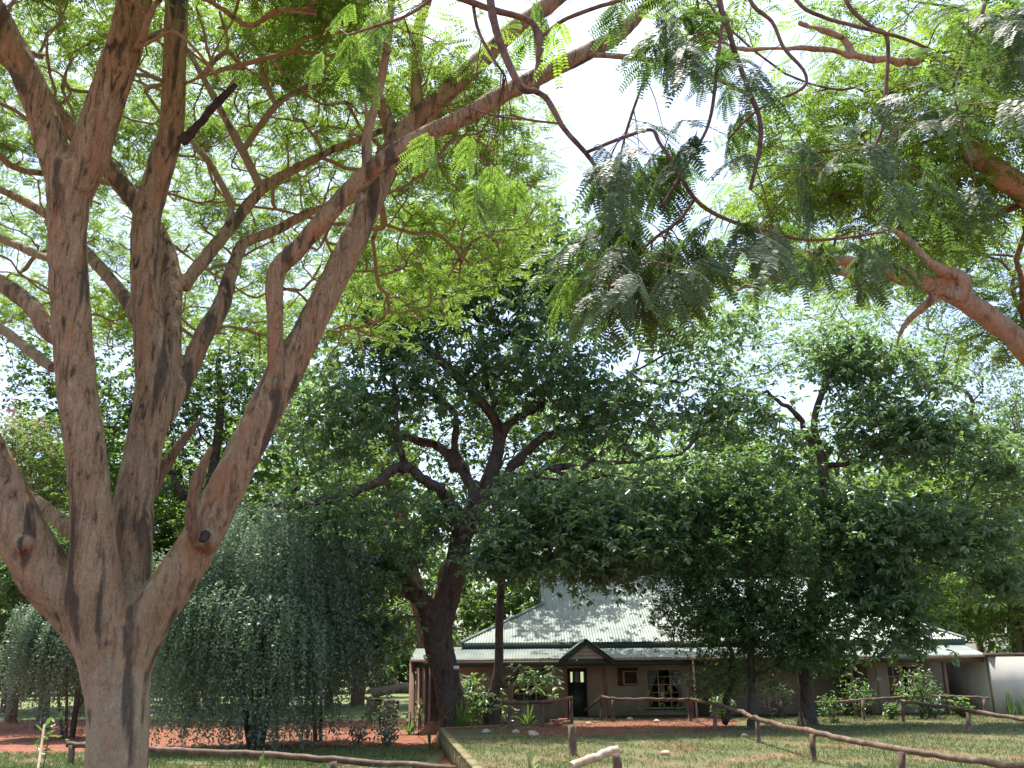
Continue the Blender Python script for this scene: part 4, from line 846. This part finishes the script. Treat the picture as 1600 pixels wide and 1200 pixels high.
t, A = traced('bougainvillea', 'pale green sprawling creeper with pink flowers high at the left edge',
 [[(20, 1100, 52, 8), (25, 1000, 52, 8), (30, 880, 52, 7), (25, 780, 52, 5), (20, 700, 52, 4)]],
 [(25, 710, 52, 100, 70, 3, 190), (60, 780, 52, 80, 60, 3, 90), (-60, 730, 52, 90, 90, 3, 80)], 'brown_bark', 'lightleaf', SMALL, 8, .5, .2, 7, lump=.03)
sel = A[rng.random(len(A)) < .28]; P = np.repeat(sel, 26, 0) + rng.normal(0, .32, (len(sel) * 26, 3)) + np.array([0, -.5, .2]); X = rand_dirs(len(P), 10, 40)
leaf_object('flowers', SMALL, P, X, up_normals(X, .8), .14 + .06 * rng.random(len(P)), M['pink'], t)
traced('green_tree', 'bright green tree between the forked limbs, behind the weeping shrub',
 [[(330, 1100, 56, 12), (328, 1000, 56, 11), (322, 880, 56, 10), (330, 760, 56, 8), (345, 640, 56, 6), (340, 560, 56, 4)], [(324, 840, 56, 7), (260, 740, 56, 5), (200, 660, 56, 4)], [(328, 780, 56, 7), (400, 700, 56, 5), (440, 640, 56, 4)]],
 [(340, 600, 56, 130, 90, 5, 190), (220, 640, 56, 110, 90, 5, 130), (440, 640, 57, 100, 100, 5, 120), (180, 780, 56, 110, 80, 4, 90), (300, 760, 57, 140, 80, 5, 90), (400, 520, 57, 100, 60, 4, 70), (90, 620, 57, 110, 90, 4, 110), (60, 500, 58, 110, 70, 4, 80), (230, 500, 58, 120, 70, 4, 100)], 'fig_bark', 'farleaf', SMALL, 6, .65, .32, 7, lump=.03)
traced('feathery_tree', 'pale green feathery tree standing beyond the white wall',
 [[(1620, 1090, 58, 14), (1610, 1000, 58, 13), (1580, 900, 58, 10), (1560, 800, 58, 8), (1550, 700, 58, 6)], [(1590, 930, 58, 8), (1530, 890, 58, 6), (1480, 880, 58, 4)]],
 [(1540, 900, 58, 110, 60, 5, 190), (1500, 960, 60, 90, 40, 4, 110), (1580, 780, 58, 100, 90, 5, 160), (1600, 640, 58, 110, 80, 5, 130), (1480, 560, 60, 110, 70, 4, 90), (1640, 960, 56, 70, 60, 4, 70), (1440, 460, 60, 90, 60, 4, 60), (1300, 500, 60, 120, 70, 4, 90), (1150, 560, 62, 120, 80, 4, 90)], 'brown_bark', 'lightleaf', SMALL, 12, .6, .2, 7, lump=.03, r0=.014)
def bgtree(variant):
    s = Skel(); h = (11, 14, 9)[variant]; cz = (.6, .6, .48)[variant]; ch = (.42, .42, .52)[variant]
    s.limb([(0, 0, -.2, .35), (0, 0, h * .3, .28), (.3, .2, h * .6, .2), (.1, 0, h * .85, .08)], 5, True)
    u = rng.normal(size=(150, 3)); u /= np.linalg.norm(u, axis=1)[:, None]; A = np.array([0, 0, h * cz]) + u * (rng.random(150)**.45)[:, None] * np.array([4.5 + variant * .6, 4.5, h * ch])
    ends, runs = s.grow(A, k=3, wig=.12, r0=.02, minpar=4)
    mb = MB(); limbs_mesh(mb, s, 8, .04); tubes(mb, runs)
    tr_ = mesh_np('trunk', np.concatenate(mb.V), [np.concatenate(f) for f in mb.F.values()], M['brown_bark'], True)
    P, X, N, S, rv, C0 = whorls(A, ends, 5, .7, .5, (-12, 28), 7)
    V_, F_, r_ = instance(*SMALL, P, X, N, S, rv); return tr_, mesh_np('crown', V_, [F_], M['farleaf'], False, r_)
var = [bgtree(0), bgtree(1), bgtree(2)]
BGT = [(-60, 78, 0, .9), (40, 92, 1, .8), (130, 72, 0, 1.0), (230, 84, 1, 1.0), (330, 74, 0, 1.1), (430, 88, 1, .9), (515, 72, 0, 1.0), (590, 90, 1, .9), (700, 80, 1, 1.0), (790, 66, 0, 1.0), (900, 72, 1, .9), (1010, 70, 0, 1.0), (1120, 76, 1, .9), (1230, 74, 0, 1.0), (1340, 70, 0, 1.0), (1450, 72, 0, .95), (1540, 84, 1, .9), (1640, 78, 1, .8)]
BGS = [(px_ + rng.normal() * 8, 98 + 10 * rng.random(), 2, .9 + .4 * rng.random()) for px_ in range(-40, 760, 62)]
BGH = [(20, 64, 1, 1.5), (150, 68, 0, 1.8), (300, 72, 1, 1.6), (440, 66, 0, 1.8), (560, 70, 1, 1.5), (960, 70, 0, 1.8), (1080, 66, 1, 1.5), (1210, 70, 0, 1.9), (1350, 68, 1, 1.45), (1490, 74, 0, 1.9), (1600, 70, 1, 1.5)]
for i, (px, d, v, sc) in enumerate(BGT + BGS + BGH):
    x_ = U(px, 1060, d)[0]; t = tree_root('background_tree', (x_, d, LOW), 'leafy green tree in the row across the far lawn' if i < len(BGT) else 'tall green tree rising behind the house and the glossy-leaved trees' if i >= len(BGT) + len(BGS) else 'rounded bush-like tree with foliage to the ground along the far side of the lawn', 'trees across the far lawn' if i < len(BGT) else 'tall trees behind the house' if i >= len(BGT) + len(BGS) else 'bushy trees at the far side of the lawn')
    t.rotation_euler.z = rng.random() * 6.28; t.scale = (sc, sc, sc)
    o = bpy.data.objects.new('trunk', var[v][0]); C.objects.link(o); o.parent = t
    o = bpy.data.objects.new('crown', var[v][1]); C.objects.link(o); o.parent = t; o['kind'] = 'stuff'

# ================================================================== SMALL PLANTS, STONES, GRASS
def strappy(name, label, px, py, z, n, L, w, el=45, m='plant', group=None, d=None, cat='plant'):
    b = G(px, py, z) if d is None else np.array([U(px, py, d)[0], d, z]); t = empty(name, b, label, cat, group)
    for i in range(n):
        a_ = 6.283 * i / n + rng.normal() * .3; e_ = math.radians(el + rng.normal() * 18); ln = L * (.6 + .6 * rng.random())
        ss = np.linspace(0, 1, 6); hd = np.array([math.cos(a_), math.sin(a_), 0]); sd_ = np.array([-math.sin(a_), math.cos(a_), 0])
        cen = b + np.outer(ss * ln * math.cos(e_), hd) + np.outer(ss * ln * math.sin(e_) - .55 * ln * ss**2.5 * math.cos(e_), [0, 0, 1]); ww = w * np.sin(np.pi * (.12 + .86 * ss))**.7
        V = np.concatenate([cen - sd_ * ww[:, None], cen + sd_ * ww[:, None]]) + np.array([0, 0, .01])
        r_ = rng.random(); part(MB().add(V, [(i_, i_+1, 6+i_+1, 6+i_) for i_ in range(5)], r_), 'leaf', M[m], t)
    return t
def leafy(name, label, px, py, z, h, n, size, m='plant', group=None, d=None, stake=False, spread=.3, cat='plant', leaf=BROAD):
    b = G(px, py, z) if d is None else np.array([U(px, py, d)[0], d, z]); t = empty(name, b, label, cat, group)
    mb = MB(); top = b + np.array([.06 * rng.normal(), .06 * rng.normal(), h])
    mb.tube(spline([b - np.array([0, 0, .05]), (b + top) / 2 + rng.normal(0, .03, 3), top], 4), np.linspace(.018, .008, 9), 6, False)
    st_ = part(mb, 'stem', M['twig'], t, True)
    for i in range(n):
        u = .35 + .65 * rng.random(); p = b + (top - b) * u + rng.normal(0, spread * .3, 3) * np.array([1, 1, .3]); X = rand_dirs(1, 12, 28)
        V, F, r = instance(*leaf, p[None], X, up_normals(X, .2), np.array([size * (.7 + .5 * rng.random())])); part(MB().add(V, F, r), 'leaf', M[m], t)
    return t
strappy('strappy_plant', 'grassy strap-leaved clump on the red earth beside the board wall', 672, 1172, LOW, 26, .75, .02, 55)
strappy('strappy_plant', 'dark strap-leaved clump at the foot of the corner veranda post', 640, 1148, LOW, 30, .9, .035, 50)
strappy('strappy_plant', 'dense strappy clump under the left window', 825, 1128, LOW + .2, 40, 1.1, .035, 58, d=40.2)
strappy('strappy_plant', 'strap-leaved clump against the trunk base behind the brick edging', 735, 1140, LOW, 34, .9, .03, 50, d=36.0)
strappy('fern', 'feathery fern-like clump in front of the dark trunk', 720, 1100, LOW + .3, 26, 1.5, .06, 62, d=35.6)
strappy('cream_tipped_plant', 'pale cream-green plant poking up on the near lawn', 828, 1212, 0, 12, .5, .035, 72, 'cream')
strappy('bright_seedling', 'small bright green seedling below the thick pole rail', 408, 1215, LOW, 9, .6, .06, 60, 'plant')
for px, d, lab in ((645 + 12, 40.2, 'thin yellow-green shoot beside the corner veranda post'), (655, 39.0, 'taller thin shoot in front of the red veranda floor')):
    leafy('shoot', lab, px, 1130, LOW, 1.3, 9, .3, d=d, spread=.12)
SP = [(1018, 1128, 1.0, 9, .3), (1000, 1130, .5, 12, .22), (1060, 1128, .6, 12, .25), (1040, 1127, 1.1, 10, .32), (985, 1131, .45, 10, .2)]
for i, (px, py, h, n, s_) in enumerate(SP):
    leafy('window_plant', ['slim yellow-green plant before the curtained window', 'low leafy plant left of the window plants', 'bushy low plant at the right end of the curtained window', 'broad-leaved plant in the middle of the curtained window', 'smallest leafy plant below the air conditioner'][i], px, py, 0, h, n, s_, d=40.4)
lp = G(1001, 1128, 0); 
BU = [(1300, 1128, 36.5, 1.0, 30, .17, 'darkleaf', 'dark leafy bush under the broad-leaved tree'), (1440, 1122, 38.5, 1.9, 60, .2, 'darkleaf', 'tall dark bush before the far window'), (1460, 1126, 38.0, .6, 30, .2, 'weep', 'low grey-green plant at the foot of the tall bush'), (1395, 1128, 38.0, .6, 20, .2, 'plant', 'leafy plant below the white downpipe'), (1505, 1122, 38.6, .7, 18, .3, 'plant', 'yellow-green plant under the rail near the white wall'), (1345, 1128, 39.5, 1.5, 46, .18, 'darkleaf', 'shady bush at the dark doorway'), (600, 1130, 36.0, 1.5, 40, .22, 'weep', 'grey-green leafy shrub left of the corner veranda post'), (605, 1165, 33.5, .8, 18, .2, 'weep', 'pale leafy sapling on the red earth'), (560, 1150, 34.5, .8, 18, .2, 'weep', 'small leafy plant under the weeping shrub edge'), (770, 1125, 38.8, 1.7, 56, .22, 'darkleaf', 'dark shrub behind the slim trunk'), (725, 1125, 38.2, 1.9, 60, .22, 'darkleaf', 'dark shrub between the big trunk and the slim trunk'), (1215, 1128, 40.2, 1.5, 50, .18, 'darkleaf', 'dark shrub in the shaded veranda gap'), (1130, 1130, 38, 1.0, 30, .18, 'darkleaf', 'dark shrub by the white veranda downpipe')]
for px, py, d, h, n, s_, m, lab in BU:
    zz = 0.0 if px > 880 else LOW
    b = np.array([U(px, py, d)[0], d, zz]); t = empty('bush', b, lab, 'bush'); mb = MB()
    for q in range(5): 
        tip = b + np.array([.35 * h * rng.normal(), .3 * h * rng.normal(), h * (.6 + .35 * rng.random())]); mb.tube(spline([b + np.array([0, 0, -.05]), b * .5 + tip * .5 + rng.normal(0, .06, 3), tip], 4), np.linspace(.022, .008, 9), 5, False)
    part(mb, 'stems', M['twig'], t, True)['kind'] = 'stuff'
    u = rng.normal(size=(n * 9, 3)); u /= np.linalg.norm(u, axis=1)[:, None]; P = b + np.array([0, 0, h * .55]) + u * (rng.random(len(u))**.5)[:, None] * np.array([.5 * h, .45 * h, .52 * h]) * (1 + .2 * np.sin(u[:, :1] * 7))
    P[:, 2] = np.maximum(P[:, 2], zz + .05); X = rand_dirs(len(P), -5, 30); leaf_object('foliage', BROAD, P, X, up_normals(X, .3), s_ * (.6 + .5 * rng.random(len(P))), M[m], t)
# pale red-and-white leafed plant by the thin trunk
leafy('variegated_plant', 'pale pink and white leaved plant beside the thin pale trunk', 1210, 1135, 0, 1.2, 26, .24, 'pink', d=34.6, spread=.6)
# snake plants along the white wall
sp = empty('snake_plants', U(1580, 1110, 39.2), 'row of upright dark snake plant blades along the white wall', 'plant'); sp.location.z = 0.0
for i in range(60):
    p = np.array([gwx + .05 + 2.0 * rng.random()**1.2, 39.7 + .7 * rng.random(), 0]); h = .35 + .75 * rng.random(); w = .022; a_ = rng.random() * 6.28; sdv = np.array([math.cos(a_), math.sin(a_), 0]) * w; ln = np.array([.12 * rng.normal(), .1 * rng.normal(), h])
    part(MB().add([p - sdv, p + sdv, p + sdv * 1.2 + ln * .6, p + ln, p - sdv * 1.2 + ln * .6], [(0, 1, 2, 3, 4)], rng.random()), 'blade', M['darkleaf'], sp)
# staked sapling far left
sap = leafy('sapling', 'young sapling tied to a thin pale stake on the left grass', 66, 1206, LOW, 1.35, 26, .3, 'plant', spread=.5, cat='sapling'); b = G(58, 1210, LOW)
part(MB().tube([b, b + np.array([.02, 0, 1.25])], .03, 8), 'stake', M['pale_pole'], sap, True)
# stump seats, log, stones
for px, py, r, lab in ((584, 1118, .55, 'left of two squat brown stump seats on the red earth'), (611, 1121, .5, 'right of two squat brown stump seats, behind pale leaves')):
    b = G(px, py, LOW); s_ = empty('stump', b, lab, 'stump'); Q = [(b[0], b[1], LOW - .05), (b[0], b[1], LOW + .3), (b[0], b[1], LOW + .85)]
    part(MB().tube(Q, [r, r * .86, r * .85], 14, True, .04), 'trunk_section', M['brown_bark'], s_, True)
    part(MB().tube([(b[0], b[1], LOW + .852), (b[0], b[1], LOW + .9)], r * .92, 14, True, .03), 'seat', M['brown_bark'], s_, True)
b = U(600, 1070, 66); lg = empty('fallen_log', (b[0], 66, LOW), 'pale fallen log lying on the sunny far lawn', 'log')
part(MB().tube(spline([U(583, 1082, 66) + np.array([0, 0, .0]), U(605, 1079, 65.5), U(625, 1074, 65), U(640, 1074, 64.5)], 5), .3, 12, True, .05), 'log_body', M['log'], lg, True)
part(MB().tube(spline([U(622, 1074, 65), U(619, 1066, 65.4), U(613, 1062, 65.6)], 4), np.linspace(.2, .12, 9), 8, True, .05), 'limb_stub', M['log'], lg, True)
def rock(name, b, r, lab, group, m='stone'):
    mb = MB(); nu, nv = 9, 6; V = []
    for j in range(nv):
        for i in range(nu):
            th = np.pi * (j + .3) / (nv - .4) ; ph = 2 * np.pi * i / nu; k = 1 + .16 * rng.normal()
            V.append((b[0] + r * k * math.sin(th) * math.cos(ph), b[1] + r * k * .8 * math.sin(th) * math.sin(ph), b[2] + r * .3 + r * .62 * k * math.cos(th)))
    mb.add(V, [(j*nu+i, (j+1)*nu+i, (j+1)*nu+(i+1) % nu, j*nu+(i+1) % nu) for j in range(nv-1) for i in range(nu)])
    mb.F.setdefault(nu, []).append(np.arange(nu)[None]); mb.F[nu].append(np.arange((nv-1)*nu, nv*nu)[None])
    o = mb.build(name, M[m], None, True, label=lab, category='stone', group=group)
for i in range(12):
    rock('edging_stone', G(88 + i * 17 + rng.normal() * 4, 1113 + rng.normal() * 1.2, LOW), .26 + .14 * rng.random(), 'pinkish rounded stone in the row along the far edge of the red earth', 'stones edging the red earth')
for i, (px, py) in enumerate(((806, 1146), (835, 1151), (829, 1146), (1163, 1152), (1026, 1129), (985, 1126), (1131, 1131), (920, 1133), (1040, 1180), (760, 1146))):
    rock('lawn_stone', G(px, py, 0), .09 + .09 * rng.random(), 'small pale stone lying on the raised lawn', 'loose stones on the raised lawn')
tagp = U(713, 1043, 36.0); tg = empty('trunk_tag', tagp, 'small white tag nailed to the big dark trunk', 'tag')
part(MB().obox(tagp, (.09, 0, 0), (0, .3, 0), (0, 0, .06)), 'plate', M['tag'], tg)
# grass
def grass(name, inside, n, x0, x1, y0, y1, z, hgt, label):
    P = np.stack([x0 + (x1 - x0) * rng.random(n), y0 + (y1 - y0) * rng.random(n)**1.15, np.full(n, z)], 1)
    f = np.sin(P[:, 0] * 1.1 + 2 * np.sin(P[:, 1] * .7)) * np.sin(P[:, 1] * .9 + 1.3 * np.sin(P[:, 0] * .6)) + .5 * np.sin(P[:, 0] * 3.1 + P[:, 1] * 2.3)
    P = P[inside(P) & (rng.random(n) < np.clip(.62 + .5 * f, .1, 1))]
    k = 3; P = np.repeat(P, k, 0) + rng.normal(0, .035, (len(P) * k, 3)) * np.array([1, 1, 0])
    X = rand_dirs(len(P), 48, 18); rv = np.clip(.45 + .25 * rng.normal(size=len(P)), 0, 1)
    T = (BLADE[0] * np.array([1, 2.6, 1]), BLADE[1]); V, F, r = instance(*T, P, X, up_normals(X, .4), hgt * (.6 + .8 * rng.random(len(P))), rv)
    o = link(bpy.data.objects.new(name, mesh_np(name, V, [F], M['grass'], False, r)), None, kind='stuff', label=label, category='grass')
pn = np.array([p[:2] for p in poly])
def in_terrace(P):
    ins = np.zeros(len(P), bool); j = len(pn) - 1
    for i in range(len(pn)):
        c = ((pn[i, 1] > P[:, 1]) != (pn[j, 1] > P[:, 1])) & (P[:, 0] < (pn[j, 0] - pn[i, 0]) * (P[:, 1] - pn[i, 1]) / (pn[j, 1] - pn[i, 1] + 1e-9) + pn[i, 0]); ins ^= c; j = i
    bare = (P[:, 1] > 30.5 + .5 * np.sin(P[:, 0])) & (P[:, 0] < 9.5) & (rng.random(len(P)) < .8)
    return ins & ~bare & (P[:, 1] < 40.5)
grass('lawn_grass', in_terrace, 62000, -3.5, 22, 20, 40.5, .0, .085, 'short patchy grass covering the raised lawn')
grass('lower_grass', lambda P: (P[:, 0] < -2.6) & (P[:, 1] < 33 + .5 * np.sin(P[:, 0] * .9)), 30000, -20, -2.6, 24, 33.2, LOW + .02, .12, 'green grass on the lower lawn below the weeping shrub')
def scatter(name, n, x0, x1, y0, y1, z, label):
    P = np.stack([x0 + (x1 - x0) * rng.random(n), y0 + (y1 - y0) * rng.random(n), np.full(n, z + .015)], 1); X = rand_dirs(n, 5, 15)
    V, F, r = instance(*BROAD, P, X, up_normals(X, .35), .07 + .06 * rng.random(n)); link(bpy.data.objects.new(name, mesh_np(name, V, [F], M['litter'], False, r)), None, kind='stuff', label=label, category='leaf litter')
scatter('terrace_leaf_litter', 700, -1.5, 22, 21, 40, .01, 'dry fallen leaves strewn over the raised lawn')
scatter('earth_leaf_litter', 1100, -24, -2.6, 30, 52, LOW + .02, 'dry fallen leaves strewn over the lower red earth')
